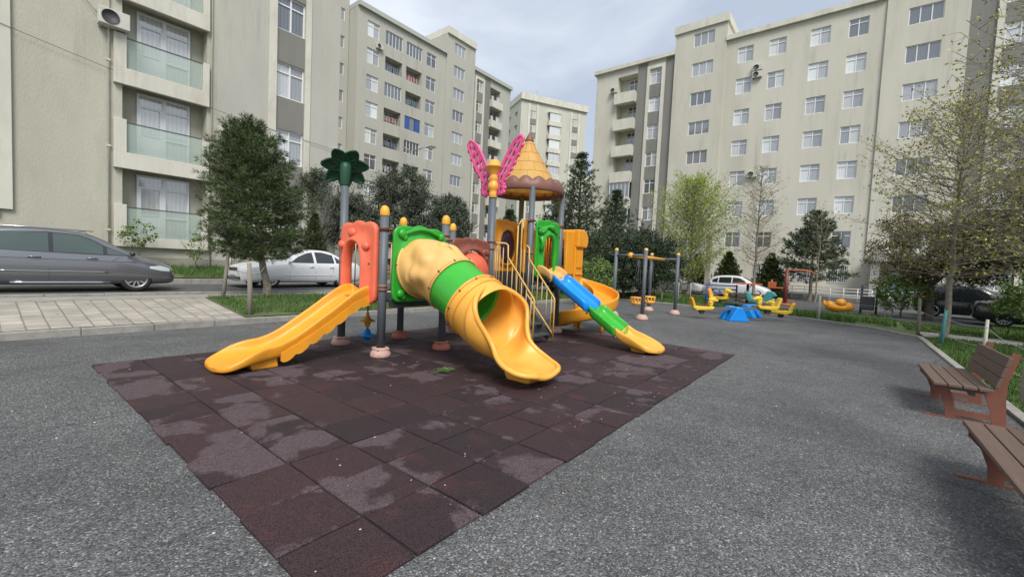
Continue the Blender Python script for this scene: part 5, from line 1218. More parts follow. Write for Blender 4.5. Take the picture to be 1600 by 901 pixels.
# grey people carrier, nose to the right
def ex_grey(root, sp_, ys, ra):
    sp_('window_surround', BLACK_PAINT, [(-1.80, 1.03), (.56, .965), (1.12, .955)], [(-1.80, 1.20), (-1.38, 1.44), (-.42, 1.50), (.12, 1.465), (.35, 1.37), (.60, 1.21), (.86, 1.08), (1.12, .975)], .003, root, 30)
    for sg in (1, -1):
        seam(root, [(.62, .30), (.62, .55), (.60, .95)], sg, -.001, ys); seam(root, [(-.42, .30), (-.42, .55), (-.42, .98)], sg, -.001, ys); seam(root, [(.70, .80), (.85, .90), (1.05, .96)], sg, -.001, ys)
        mb = MB(); mb.tube([(x, sg*(ys(x, z)+.004), z) for x, z in [(.66+(-1.9)*k/14, .52+.02*k/14) for k in range(15)]], .012, 6); mb.build('chrome_strip', CHROME, root)
        mb = MB(); mb.tube([(x, sg*(ys(x, z)+.002), z) for x, z in [(1.2-2.9*k/14, .80+.06*k/14) for k in range(15)]], .010, 6); mb.build('crease', GREY_PAINT, root)
        mb = MB(); mb.tube([(x, sg*(ys(x, .30)+.01), .25) for x in [.70-1.75*k/8 for k in range(9)]], .03, 6); mb.build('sill', CHROME, root)
        for xx in (.34, -.66):
            mb = MB(); mb.tube([(xx-.10, sg*(ys(xx, .86)+.005), .875), (xx-.09, sg*(ys(xx, .86)+.035), .88), (xx+.09, sg*(ys(xx, .86)+.035), .87), (xx+.10, sg*(ys(xx, .86)+.005), .865)], .016, 8); mb.build('door_handle', GREY_PAINT, root)
        mb = MB(); mb.ball((1.13, sg*(ys(1.1, .98)+.12), 1.03), .085, 14, 8, (.8, 1.25, .85)); mb.build('mirror', BLACK_PAINT, root)
    sp_('headlight', LAMP, [(1.50, .64), (1.75, .58), (1.97, .56)], [(1.50, .70), (1.75, .72), (1.97, .64)], .008, root, 8)
    sp_('fog_light', CHROME, [(1.80, .36), (2.02, .35)], [(1.80, .40), (2.02, .40)], .006, root, 5)
    mb = MB(); mb.tube([(-.6, .60, 1.592), (-1.6, .60, 1.575)], .012, 6); mb.tube([(.4, .60, 1.57), (-.6, .60, 1.592)], .012, 6); mb.build('roof_rail', CHROME, root)
    mb = MB(); mb.tube([(.4, -.60, 1.57), (-.6, -.60, 1.592), (-1.6, -.60, 1.575)], .012, 6); mb.build('roof_rail', CHROME, root)
prof_mpv = [(2.13, .34, .55, .50, .42, .56), (2.08, .24, .70, .56, .55, .66), (1.90, .20, .82, .66, .66, .78), (1.60, .19, .875, .78, .72, .88), (1.25, .19, .885, .87, .74, .99), (1.00, .19, .89, .92, .70, 1.12), (.55, .19, .89, .95, .62, 1.38), (.15, .19, .89, .97, .62, 1.53), (-.5, .19, .89, .99, .62, 1.585), (-1.2, .19, .885, 1.0, .60, 1.56), (-1.75, .20, .87, 1.0, .56, 1.45), (-2.02, .24, .82, .98, .52, 1.20), (-2.13, .34, .70, .80, .50, .96)]
car('parked_car', (1.58, 16.28, .384), 0, 4.27, 1.78, 1.59, prof_mpv, (1.22, -1.74), .35, GREY_PAINT,
    [([(-.34, 1.01), (.56, .985)], [(-.34, 1.47), (.12, 1.44), (.35, 1.34), (.56, 1.20)]), ([(.64, .985), (1.08, .97)], [(.64, 1.16), (.86, 1.06), (1.08, .975)]), ([(-1.30, 1.02), (-.42, 1.01)], [(-1.30, 1.44), (-.42, 1.475)]), ([(-1.75, 1.06), (-1.38, 1.03)], [(-1.75, 1.22), (-1.38, 1.42)])],
    [(1.16, .30), (-1.80, -1.98)], 'dark grey metallic people carrier parked at the far left, nose pointing right', light=None, extra=ex_grey, gmat=mat('tinted_glass', (.055, .08, .072), .03, spec=1.0))
# white sedan, nose to the left: built nose +x, turned round
def ex_white(root, sp_, ys, ra):
    for sg in (1, -1):
        seam(root, [(.70, .30), (.72, .6), (.62, .92)], sg, -.001, ys); seam(root, [(-.25, .30), (-.25, .6), (-.25, .92)], sg, -.001, ys); seam(root, [(-1.05, .42), (-.95, .7), (-.95, .92)], sg, -.001, ys)
        mb = MB(); mb.tube([(x, sg*(ys(x, .47)+.004), .47) for x in [.95-1.9*k/8 for k in range(9)]], .010, 6); mb.build('side_moulding', SILVERW, root)
        for xx in (-.08, -1.0+.12):
            mb = MB(); mb.tube([(xx-.09, sg*(ys(xx, .80)+.03), .80), (xx+.07, sg*(ys(xx, .80)+.03), .80)], .015, 8); mb.build('door_handle', SILVERW, root)
        mb = MB(); mb.ball((.72, sg*(ys(.7, .94)+.11), .97), .08, 12, 8, (.7, 1.3, .85)); mb.build('mirror', SILVERW, root)
    sp_('headlight', LAMP, [(1.62, .62), (1.85, .60), (2.10, .60)], [(1.62, .70), (1.85, .735), (2.10, .69)], .008, root, 6)
    mb = MB(); mb.box(2.22, 2.285, -.34, .34, .58, .69); mb.build('grille', DARKM, root)
    mb = MB(); mb.box(2.16, 2.30, -.60, .60, .26, .37); mb.build('lower_grille', DARKM, root)
    mb = MB(); mb.box(2.27, 2.30, -.26, .26, .43, .53); mb.build('number_plate', pvc, root)
    mb = MB(); mb.box(2.10, 2.33, -.70, .70, .17, .20); mb.build('front_lip', SILVERW, root, bevel=.01)
prof_sed = [(2.27, .26, .52, .46, .42, .50), (2.25, .22, .62, .58, .50, .70), (2.12, .19, .78, .68, .62, .765), (1.75, .18, .865, .76, .72, .86), (1.30, .18, .88, .82, .76, .92), (.92, .18, .88, .87, .74, .97), (.68, .18, .88, .89, .66, 1.08), (.35, .18, .88, .90, .57, 1.27), (-.05, .18, .88, .91, .57, 1.405), (-.6, .18, .88, .92, .57, 1.43), (-1.05, .18, .88, .93, .57, 1.36), (-1.50, .19, .875, .93, .62, 1.14), (-1.75, .20, .87, .93, .70, 1.02), (-2.05, .22, .84, .90, .70, 1.0), (-2.22, .27, .78, .80, .62, .93), (-2.28, .36, .66, .60, .5, .66)]
car('parked_car', (7.95, 17.0, .384), pi, 4.5, 1.76, 1.43, prof_sed, (1.36, -1.36), .335, SILVERW,
    [([(-.20, .935), (.66, .925)], [(-.20, 1.345), (.02, 1.30), (.34, 1.15), (.66, .93)]), ([(-1.02, .95), (-.30, .94)], [(-1.02, 1.27), (-.60, 1.36), (-.30, 1.36)]), ([(-1.42, .96), (-1.10, .955)], [(-1.42, 1.02), (-1.10, 1.22)])],
    [(.80, .06), (-1.14, -1.62)], 'white saloon car parked in the street behind the straight orange slide, nose pointing left', extra=ex_white)
def ex_far(root, sp_, ys, ra):
    for sg in (1, -1):
        seam(root, [(.62, .35), (.62, .95)], sg, -.001, ys, .01); seam(root, [(-.42, .35), (-.42, .95)], sg, -.001, ys, .01)
        mb = MB(); mb.ball((1.0, sg*(ys(1.0, 1.0)+.12), 1.08), .1, 10, 6, (.8, 1.2, .85)); mb.build('mirror', DARKM, root)
    sp_('headlight', LAMP, [(1.6, .66), (1.97, .60)], [(1.6, .74), (1.97, .70)], .008, root, 6); sp_('tail_light', REDL, [(-2.05, .95), (-1.9, .95)], [(-2.05, 1.02), (-1.9, 1.12)], .008, root, 4)
prof_suv = [(a, z0, w*1.03, zb*1.04, wr_*1.02, zt*1.04) for (a, z0, w, zb, wr_, zt) in prof_mpv]
GS = [([(-.34, 1.06), (.56, 1.03)], [(-.34, 1.52), (.12, 1.49), (.35, 1.38), (.56, 1.24)]), ([(-1.30, 1.07), (-.42, 1.06)], [(-1.30, 1.49), (-.42, 1.53)]), ([(-1.78, 1.10), (-1.38, 1.08)], [(-1.78, 1.30), (-1.38, 1.46)])]
car('parked_car', (36.8, 6.7, -.02), -pi/2, 4.4, 1.85, 1.66, prof_suv, (1.35, -1.42), .34, WHITE_PAINT, GS, [(1.14, .30), (-1.80, -1.98)], 'white hatchback parked before the pale block, seen whole above the seesaws', extra=ex_far)
car('parked_car', (37.2, 11.6, -.02), -pi/2, 4.5, 1.76, 1.43, prof_sed, (1.36, -1.36), .315, WHITE_PAINT, [([(-1.02, .95), (.66, .925)], [(-1.02, 1.27), (-.4, 1.36), (.02, 1.30), (.34, 1.15), (.66, .93)])], [(.80, .06), (-1.14, -1.62)], 'white saloon car half hidden by the trunk of the light green tree', extra=lambda *a: a[1]('headlight', LAMP, [(1.62, .62), (2.10, .60)], [(1.62, .70), (2.10, .69)], .008, a[0], 6))
def ex_blk(root, sp_, ys, ra):
    ex_far(root, sp_, ys, ra); mb = MB()
    mb.tube([(-1.5, .62, 1.66), (.2, .62, 1.66)], .02, 6); mb.tube([(-1.5, -.62, 1.66), (.2, -.62, 1.66)], .02, 6); mb.pieces('roof_rail', CHROME, root)
    sp_('side_lamp', ORL, [(-2.08, .98), (-1.7, .98)], [(-2.08, 1.03), (-1.7, 1.12)], .012, root, 4)
car('parked_car', (31.2, -4.9, -.01), -pi/2-.12, 4.4, 1.85, 1.66, prof_suv, (1.35, -1.42), .34, BLACK_PAINT, GS, [(1.14, .30), (-1.80, -1.98)], 'black estate car with roof rails and an orange tail lamp, under the right hand trees', extra=ex_blk)
car('parked_car', (27.6, -6.6, -.01), -pi/2-.1, 4.5, 1.76, 1.43, prof_sed, (1.36, -1.36), .315, BLACK_PAINT, [([(-1.02, .95), (.66, .925)], [(-1.02, 1.27), (-.4, 1.36), (.02, 1.30), (.34, 1.15), (.66, .93)])], [(.80, .06), (-1.14, -1.62)], 'low black car partly hidden behind the leafy green shrub at the right', extra=lambda *a: a[1]('headlight', LAMP, [(1.62, .62), (2.10, .60)], [(1.62, .70), (2.10, .69)], .008, a[0], 6))
# ================================================================== TREES
def leafm(name, col, island=.45, rough=.6, trans=.25):
    m = mat(name, col, rough, island=island, spec=.25)
    return m
BARK = mat('grey_bark', (.13, .11, .085), .95, var=.3, vscale=8, bump=.6, bscale=40); BARKP = mat('pale_bark', (.24, .21, .165), .95, var=.3, vscale=10, bump=.5, bscale=40, dirt=(.10, .085, .06), dirt_scale=6)
BARKD = mat('dark_bark', (.06, .048, .038), .95, var=.2)
def leaves(name, C, m, parent, size=(.06, .03), jitter=.5, dirs=None, curl=True):
    """C: (n,3) centres; one four-cornered leaf each, random facing unless dirs gives its long axis"""
    n = len(C); 
    if n == 0: return None
    d = RNG.normal(size=(n, 3)) if dirs is None else dirs+RNG.normal(size=(n, 3))*jitter
    d /= np.linalg.norm(d, axis=1)[:, None]+1e-9
    r = RNG.normal(size=(n, 3)); s = np.cross(d, r); s /= np.linalg.norm(s, axis=1)[:, None]+1e-9
    ln = size[0]*RNG.uniform(.6, 1.3, size=(n, 1)); wd = size[1]*RNG.uniform(.7, 1.3, size=(n, 1))
    V = np.stack([C-d*ln*.5, C+s*wd*.5, C+d*ln*.5, C-s*wd*.5], axis=1).reshape(-1, 3)
    return fast_mesh(name, V, np.arange(n*4).reshape(n, 4), m, parent)
def rv(): v = Vector((random.gauss(0, 1), random.gauss(0, 1), random.gauss(0, 1))); return v.normalized()
def grow(mb, p, d, ln, r, depth, spread, tips, segs=4, up=.12, taper=.62, kids=(2, 3), shrink=.72, seg=6, mind=None, wob=.12):
    pts = [p]; rs = [r]
    for i in range(segs):
        d = (d+rv()*wob+Vector((0, 0, up))).normalized(); p = p+d*(ln/segs); pts.append(p); rs.append(r*(1-(1-taper)*(i+1)/segs))
    mb.tube(pts, rs, max(3, seg), cap=False)
    if depth <= 1: tips += [(pts[-1], d)] + [(q, d) for q in pts[1:-1]]
    if depth == 0: return
    for k in range(random.randint(*kids)):
        t = random.uniform(.45, 1.0) if k else 1.0; q = pts[min(segs, max(1, int(t*segs)))]
        nd = (d+rv()*spread).normalized(); grow(mb, q, nd, ln*shrink*random.uniform(.8, 1.15), rs[-1]*(.9 if k == 0 else .7), depth-1, spread, tips, segs, up, taper, kids, shrink, max(3, seg-1), wob=wob)
def broad_tree(name, x, y, label, cat='tree', height=6, trunk=.14, trunk_h=1.6, radius=2.4, nleaf=18000, lsize=(.10, .045), leafmat=None, bark=None, clump=.34, ells=None, group=None, lean=(0, 0), seed=1, depth=4, inner=.2, jitter_top=None):
    """leafy tree: a trunk with limbs, the leaves gathered in many clumps of the crown so gaps stay between them"""
    random.seed(seed); z0 = hgt(x, y); t = tag(wroot(name, (x, y, z0)), label, cat, group); mb = MB(); tips = []
    base = Vector((x, y, z0-.05)); top = base+Vector((lean[0], lean[1], trunk_h)); mb.tube([base, base.lerp(top, .5)+rv()*.04, top], [trunk*1.25, trunk, trunk*.85], 8, cap=False)
    for k in range(4):
        a = 2*pi*k/4+random.random(); grow(mb, top, Vector((cos(a)*.7, sin(a)*.7, .9)).normalized(), (height-trunk_h)*.36, trunk*.55, depth-1, .55, tips, 4, .10)
    mb.build('trunk', bark or BARK, t, fix=False)
    ells = ells or [((0, 0, (height+trunk_h)/2), (radius, radius, (height-trunk_h)/2))]
    r_ = np.random.default_rng(seed); C = []; ncl = 0
    for (c, e) in ells:
        ncl = int(26*e[0]*e[1]*e[2]/(clump**2*14))+30; per = nleaf//(len(ells)*ncl)
        v = r_.normal(size=(ncl, 3)); v /= np.linalg.norm(v, axis=1)[:, None]; rad = r_.uniform(inner, 1, size=(ncl, 1))**.45
        cc = np.array([x+c[0], y+c[1], z0+c[2]])+v*rad*np.array(e)
        for q in cc:
            s = clump*r_.uniform(.5, 1.25); C.append(q+r_.normal(size=(max(4, int(per*r_.uniform(.4, 1.6))), 3))*s*np.array([.55, .55, .42]))
    C = np.concatenate(C); C = C[C[:, 2] > z0+.25*trunk_h]
    leaves('crown', C, leafmat, t, lsize); return t
def conifer(name, x, y, label, cat='tree', scat=.22, twig=0, wobb=.07, height=6, radius=2, trunk=.12, clear=.8, whorls=26, per=9, tuft=.16, ntuft=7, m=None, shape=None, droop=-.12, rise=.25, bark=None, lean=(0, 0), seed=1, group=None, width=.016, nb=8, gaps=.1, tip_up=.2):
    """needle tree: whorls of limbs, each limb set with tufts of narrow needles"""
    random.seed(seed); r_ = np.random.default_rng(seed); z0 = hgt(x, y); t = tag(wroot(name, (x, y, z0)), label, cat, group); mb = MB()
    n = 12; tp = [Vector((x+lean[0]*(k/n)+.03*sin(k*1.9), y+lean[1]*(k/n)+.03*cos(k*2.3), z0-.05+height*.97*k/n)) for k in range(n+1)]; mb.tube(tp, [trunk*(1-.9*k/n)*(1.25 if k == 0 else 1) for k in range(n+1)], 8, cap=False)
    shape = shape or (lambda u: (1-u)**.8)
    P = []; D = []
    for w_ in range(whorls):
        u = (w_+random.random()*.6)/whorls; z = clear+(height-clear)*u; k = min(n-1, int(z/height/.97*n)); f = z/height/.97*n-k; c = tp[k].lerp(tp[min(n, k+1)], min(1, f)); R = radius*shape(u)
        for b_ in range(per):
            if random.random() < gaps: continue
            a = 2*pi*(b_+random.random())/per; L_ = R*random.uniform(.6, 1.12); d = Vector((cos(a), sin(a), rise*u+droop*(1-u)+random.uniform(-.12, .12))); q = c.copy(); pts = [q.copy()]
            S = 5
            for s in range(S): d = (d+Vector((0, 0, tip_up/S))+rv()*wobb).normalized(); q = q+d*(L_/S); pts.append(q.copy())
            mb.tube(pts, [max(.004, trunk*.16*(1-.8*s/S)) for s in range(S+1)], 4, cap=False)
            m_ = max(3, int(nb*L_/max(radius, .1)*1.3))
            for s in range(m_):
                tt = .22+.78*(s+random.random())/m_; kk = min(S-1, int(tt*S)); pp = pts[kk].lerp(pts[kk+1], min(1, tt*S-kk)); sd = rv(); sd.z *= .35; off_ = sd*(L_*scat*(1.15-tt)+.05)*(1+1.6*random.random()*bool(twig)); P.append(pp+off_); D.append((d+sd*.7).normalized())
                if twig: mb.tube([pp, pp+off_], [twig, twig*.5], 3, cap=False)
    mb.build('trunk', bark or BARK, t, fix=False)
    P = np.array([tuple(p) for p in P]); D = np.array([tuple(p) for p in D]); N_ = len(P)
    PP = np.repeat(P, ntuft, axis=0); DD = np.repeat(D, ntuft, axis=0)+r_.normal(size=(N_*ntuft, 3))*.62; DD /= np.linalg.norm(DD, axis=1)[:, None]
    leaves('crown', PP+DD*tuft*.5, m, t, (tuft, width), .02, dirs=DD); return t
PINE = leafm('pine_needles', (.070, .102, .036), .65); OLIVE = leafm('olive_leaf', (.085, .10, .068), .6); DARKCON = leafm('dark_needles', (.068, .095, .048), .6); THUJA = leafm('thuja_scale', (.045, .065, .018), .5)
SPRING = leafm('spring_leaf', (.33, .42, .06), .35); BUD = leafm('budding_leaf', (.24, .23, .075), .5); BUDY = leafm('yellow_green_bud', (.37, .36, .11), .5); BROWNG = leafm('bronze_leaf', (.105, .085, .035), .55); SHRUB = leafm('shrub_leaf', (.13, .20, .05), .5); DEEP = leafm('deep_green_leaf', (.034, .052, .026), .6)
# the near pine on the left verge
conifer('pine_tree', 5.36, 13.35, 'bushy dark green pine with a pale leaning trunk, on the grass verge', height=4.85, radius=1.62, trunk=.115, clear=1.15, whorls=24, per=11, tuft=.15, ntuft=13, m=PINE, seed=4, bark=BARKP, width=.013, nb=27, lean=(-.5, .35),
        shape=lambda u: max(.10, (1-abs(u-.30)/.75)**.55 if u > .30 else .82+.18*u/.3), rise=.55, droop=-.18, gaps=.08, tip_up=.45)
# olives behind the white car
broad_tree('olive_tree', 11.0, 21.4, 'grey green olive tree directly behind the palm topped post', height=5.4, trunk=.14, trunk_h=1.0, nleaf=32000, lsize=(.12, .045), leafmat=OLIVE, seed=11, ells=[((0, 0, 3.0), (1.7, 1.5, 1.9)), ((-.5, .2, 4.3), (.9, .9, .9)), ((1.2, -.6, 2.6), (1.3, 1.2, 1.4))])
broad_tree('olive_tree', 15.2, 20.6, 'widest and tallest grey green olive tree, behind the coral and green panels', height=6.3, trunk=.18, trunk_h=1.2, nleaf=60000, lsize=(.13, .046), leafmat=OLIVE, seed=12, ells=[((-.6, .3, 3.4), (2.3, 2.0, 2.1)), ((.4, 0, 4.7), (1.7, 1.6, 1.4)), ((1.8, -.9, 3.2), (1.7, 1.4, 1.7)), ((-2.0, .9, 2.6), (1.5, 1.4, 1.5))])
broad_tree('olive_tree', 18.2, 19.6, 'smaller olive tree to the right of the widest olive, left of the butterfly post', height=5.3, trunk=.14, trunk_h=1.0, nleaf=30000, lsize=(.13, .046), leafmat=OLIVE, seed=13, ells=[((0, 0, 2.9), (1.6, 1.5, 1.8)), ((.2, 0, 4.2), (.9, .9, 1.0))])
conifer('cypress_bush', 10.2, 20.3, 'rounded dark cypress bush behind the roof of the white saloon car', cat='bush', height=2.9, radius=1.0, trunk=.06, clear=.05, whorls=26, per=10, tuft=.12, ntuft=8, m=THUJA, seed=5, width=.02, nb=9, shape=lambda u: (1-u)**.6, rise=1.2, droop=.5)
# evergreens in the middle distance
for i, (x, y, h_, R, lb, sd) in enumerate([
    (21.2, 12.2, 8.0, 4.6, 'tallest slim conifer, its pointed top rising beside the cone roof', 21),
    (24.0, 11.3, 6.4, 4.3, 'broad dark conifer just right of the tallest slim conifer', 22),
    (22.6, 14.6, 6.2, 3.4, 'dark conifer seen under the cone roof between the tower posts', 23),
    (21.2, 17.2, 5.0, 2.8, 'short pointed conifer between the olives and the butterfly post', 24)]):
    conifer('conifer', x, y, lb, height=h_, radius=R, trunk=.13, clear=.3, whorls=30, per=11, tuft=.24, ntuft=9, m=DARKCON, seed=sd, width=.035, nb=14, shape=lambda u: max(.04, (1-u)**.9*(.78+.22*sin(u*40))), rise=.45, droop=.05, bark=BARKD, tip_up=.4, group='dark conifers behind the play structure')
for (x, y, h_, R, lb, sd) in [(24.4, 9.2, 3.9, 2.0, 'dense dark evergreen shrub behind the left post of the swing frame', 31), (26.6, 10.6, 4.3, 2.2, 'dense dark evergreen shrub in front of the hipped green roof', 32), (22.6, 9.9, 3.3, 1.6, 'dense dark evergreen shrub behind the spiral slide', 33), (20.5, 13.4, 3.4, 1.9, 'dense dark evergreen shrub behind the tower, under the slim conifer', 34)]:
    broad_tree('evergreen_shrub', x, y, lb, cat='shrub', height=h_, trunk=.10, trunk_h=.5, radius=R, nleaf=13000, lsize=(.14, .06), leafmat=DEEP, seed=sd, bark=BARKD, inner=.1)
# light green willow-like tree
def fan_tree(name, x, y, label, height, radius, m, nst, nleaf, lsize, seed, bark=BARKP, trunk=.12, trunk_h=1.4, up=.5, droop=.0, zlo=.35, group=None, depth=3, spread=.42, leafs=.10, kids=(2, 3)):
    random.seed(seed); r_ = np.random.default_rng(seed); z0 = hgt(x, y); t = tag(wroot(name, (x, y, z0)), label, 'tree', group); mb = MB(); tips = []
    base = Vector((x, y, z0-.05)); top = base+Vector((0, 0, trunk_h)); mb.tube([base, top], [trunk*1.2, trunk], 8, cap=False)
    for k in range(nst):
        a = 2*pi*k/nst+random.random()*.6; rr = random.uniform(.15, 1); d = Vector((cos(a)*rr*radius, sin(a)*rr*radius, height-trunk_h)).normalized()
        grow(mb, top-Vector((0, 0, random.random()*.4)), d, (height-trunk_h)*.46, trunk*.42, depth, spread, tips, 5, up*.2, kids=kids, shrink=.62, seg=5)
    mb.build('trunk', bark, t, fix=False)
    T = np.array([tuple(p) for p, d in tips]); k = max(1, nleaf//len(T)); C = np.repeat(T, k, axis=0)+r_.normal(size=(len(T)*k, 3))*leafs
    leaves('crown', C, m, t, lsize); return t
def leader_tree(name, x, y, label, height, radius, m, clear, trunk, whorls=18, per=5, nb=16, ntuft=3, lsize=(.10, .06), seed=1, bark=BARKP, lean=(0, 0), rise=.9, droop=.35, shape=None, tip_up=.35):
    conifer(name, x, y, label, height=height, radius=radius, trunk=trunk, clear=clear, whorls=whorls, per=per, tuft=lsize[0], ntuft=ntuft, m=m, seed=seed, width=lsize[1], nb=nb, shape=shape or (lambda u: max(.12, sin(pi*min(1, .30+u*.68))**.8)), rise=rise, droop=droop, bark=bark, gaps=.12, tip_up=tip_up, lean=lean, scat=.16, twig=.0035, wobb=.20)
leader_tree('willow_tree', 33.0, 9.4, 'upright tree in fresh light green leaf, left of the bare budding tree', 8.2, 4.3, SPRING, .8, .12, whorls=30, per=9, nb=36, ntuft=4, lsize=(.12, .045), seed=41, rise=.95, droop=.75, tip_up=.3, shape=lambda u: max(.15, sin(pi*min(1, .22+u*.74))**.7))
leader_tree('budding_tree', 31.5, 4.9, 'nearly bare tree with a few pale buds, standing before the pale block', 8.8, 2.3, BUD, 2.2, .10, whorls=22, per=6, nb=15, ntuft=1, lsize=(.10, .06), seed=42)
leader_tree('budding_tree', 38.0, 1.9, 'slender bare sapling in front of the small pine by the railing', 7.0, 2.6, BUD, 1.8, .06, whorls=11, per=4, nb=6, ntuft=1, lsize=(.10, .05), seed=43)
conifer('pine_tree', 40.6, 2.4, 'small dark pine with a pale bent trunk behind the white railing', height=6.9, radius=3.1, trunk=.13, clear=1.9, whorls=17, per=8, tuft=.34, ntuft=8, m=DARKCON, seed=51, width=.06, nb=18, shape=lambda u: max(.08, (1-u)**.7), rise=.7, droop=-.1, bark=BARKP, gaps=.2)
for (x, y, h_, R, lb, sd) in [(40.6, 8.35, 3.7, 1.75, 'middle cone shaped thuja, behind the white hatchback', 61), (40.0, 5.1, 3.6, 1.6, 'right cone shaped thuja, behind the bare budding tree', 62), (39.4, 10.6, 3.4, 1.3, 'left and slimmest cone shaped thuja, beside the willow trunk', 63)]:
    conifer('thuja_bush', x, y, lb, cat='bush', height=h_, radius=R, trunk=.09, clear=.12, whorls=30, per=14, tuft=.20, ntuft=8, m=THUJA, seed=sd, width=.05, nb=9, shape=lambda u: (1-u)**.85*(.75+.25*min(1, u*6)), rise=.5, droop=-.1, gaps=0, group='clipped thujas before the pale block')
# right hand trees
leader_tree('young_tree', 9.15, -2.35, 'nearest sapling at the right edge, pale trunk and sparse yellow green leaves', 6.6, 2.2, BUDY, 2.3, .045, whorls=14, per=5, nb=30, ntuft=3, lsize=(.045, .025), seed=71, rise=.7, droop=.3)
leader_tree('young_tree', 18.6, -2.4, 'yellow green budding tree behind the teal stake, before the triple windows', 7.2, 3.3, BUDY, 1.9, .09, whorls=22, per=7, nb=34, ntuft=3, lsize=(.07, .035), seed=72, rise=.75, droop=.15)
leader_tree('young_tree', 15.6, -4.4, 'yellow green budding tree at the far right, above the low black car', 8.2, 4.2, BUDY, 1.9, .10, whorls=24, per=7, nb=36, ntuft=3, lsize=(.07, .035), seed=73, rise=.75, droop=.15)
broad_tree('bronze_tree', 27.2, -2.9, 'low dense bronze brown tree above the roof of the black estate car', height=5.6, trunk=.14, trunk_h=1.6, nleaf=26000, lsize=(.13, .05), leafmat=BROWNG, seed=81, ells=[((0, .3, 3.3), (2.3, 2.2, 1.7)), ((-.6, -1.4, 3.0), (1.8, 1.7, 1.4))], clump=.4)
broad_tree('evergreen_tree', 26.2, -6.2, 'big dark evergreen tree behind the yellow green trees at the right edge', height=9.0, trunk=.2, trunk_h=1.9, nleaf=26000, lsize=(.17, .07), leafmat=DEEP, seed=82, ells=[((0, 0, 4.2), (2.9, 2.7, 1.9)), ((-.3, -.8, 6.6), (2.0, 1.9, 1.9)), ((.5, 1.8, 3.4), (2.2, 1.7, 1.2))], clump=.42, bark=BARKD)
broad_tree('evergreen_tree', 23.0, -8.6, 'dark evergreen tree at the extreme right edge of the yard', height=7.0, trunk=.18, trunk_h=1.7, nleaf=16000, lsize=(.16, .07), leafmat=DEEP, seed=83, ells=[((0, 0, 3.6), (2.9, 2.7, 1.9)), ((0, 0, 5.4), (1.9, 1.9, 1.3))], clump=.42, bark=BARKD)
broad_tree('leafy_shrub', 19.6, -4.5, 'light green leafy shrub hiding the front of the low black car', cat='shrub', height=2.3, trunk=.04, trunk_h=.5, nleaf=3500, lsize=(.12, .06), leafmat=SHRUB, seed=84, ells=[((0, 0, 1.4), (1.1, 1.1, .8))], clump=.22)
broad_tree('leafy_shrub', 27.5, 1.0-3.0, 'light green leafy shrub left of the black estate car, near the porch', cat='shrub', height=2.2, trunk=.04, trunk_h=.4, nleaf=3000, lsize=(.14, .07), leafmat=SHRUB, seed=85, ells=[((0, 0, 1.2), (1.4, 1.2, .9))], clump=.25)
broad_tree('leafy_shrub', 17.2, 8.9, 'light leafed shrub between the spiral slide and the swing frame', cat='shrub', height=2.2, trunk=.03, trunk_h=.3, nleaf=2600, lsize=(.09, .05), leafmat=SHRUB, seed=86, ells=[((0, 0, 1.2), (1.2, .9, .9))], clump=.2)
broad_tree('leafy_shrub', 3.75, 20.5, 'thin leafy shrub at the wall, beside the lowest balcony pillar', cat='shrub', height=1.9, trunk=.02, trunk_h=.5, nleaf=420, lsize=(.12, .06), leafmat=SHRUB, seed=87, ells=[((0, 0, 1.3), (.55, .3, .55))], clump=.12)
broad_tree('leafy_shrub', 5.5, 20.4, 'thin twiggy shrub at the wall, left of the pine trunk', cat='shrub', height=1.7, trunk=.02, trunk_h=.4, nleaf=300, lsize=(.10, .05), leafmat=SHRUB, seed=88, ells=[((0, 0, 1.0), (.35, .3, .6))], clump=.12)
# small deciduous saplings with whitewashed stems on the far lawn
for (x, y, lb, sd) in [(23.6, 8.1, 'whitewashed sapling forking low on the lawn behind the swing frame', 91), (25.5, 7.7, 'thin sapling on the lawn right of the swing frame', 92)]:
    fan_tree('sapling', x, y, lb, 2.4, 1.0, SHRUB, 5, 260, (.08, .04), sd, trunk=.03, trunk_h=.7, depth=2, leafs=.08)
# ================================================================== SMALL THINGS
WOOD = mat('weathered_wood', (.25, .225, .185), .9, var=.25, vscale=9, stretch=(6, 6, 1), dirt=(.12, .10, .08), dirt_scale=9, dirt_amt=.7)
WOODW = mat('whitewashed_wood', (.42, .41, .36), .85, var=.15, dirt=(.22, .2, .16), dirt_scale=9)
def stake(x, y, h_, label, r=.035, m=None, lean=(0, 0), group='fence stakes'):
    z0 = hgt(x, y); mb = MB(); mb.tube([(x, y, z0-.1), (x+lean[0]*.5+.01, y+lean[1]*.5, z0+h_*.5), (x+lean[0], y+lean[1], z0+h_)], [r*1.05, r, r*.85], 8)
    o = mb.build('stake', m or WOOD); tag(o, label, 'stake', group); return Vector((x+lean[0], y+lean[1], z0+h_))
stake(4.25, 13.45, 1.2, 'left weathered wooden stake of the pine, tilted, near the block paving', .05, lean=(.12, .0), group='wooden stakes round the pine')
stake(3.98, 10.85, 1.2, 'right weathered wooden stake of the pine, upright just behind the kerb', .055, lean=(-.02, .03), group='wooden stakes round the pine')
mb = MB()
for a, b_ in (((4.3, 13.45, 1.25), (5.3, 13.35, 1.0)), ((4.3, 13.45, .95), (5.3, 13.3, .9)), ((3.98, 10.85, 1.1), (5.3, 13.3, 1.3))):
    a = Vector(a); b_ = Vector(b_); mb.tube([a.lerp(b_, t/8)-Vector((0, 0, .12*sin(pi*t/8))) for t in range(9)], .007, 5)
tag(mb.build('wire', mat('pale_cord', (.35, .34, .31), .8)), 'pale cords tied between the wooden stakes and the pine trunk', 'cord')
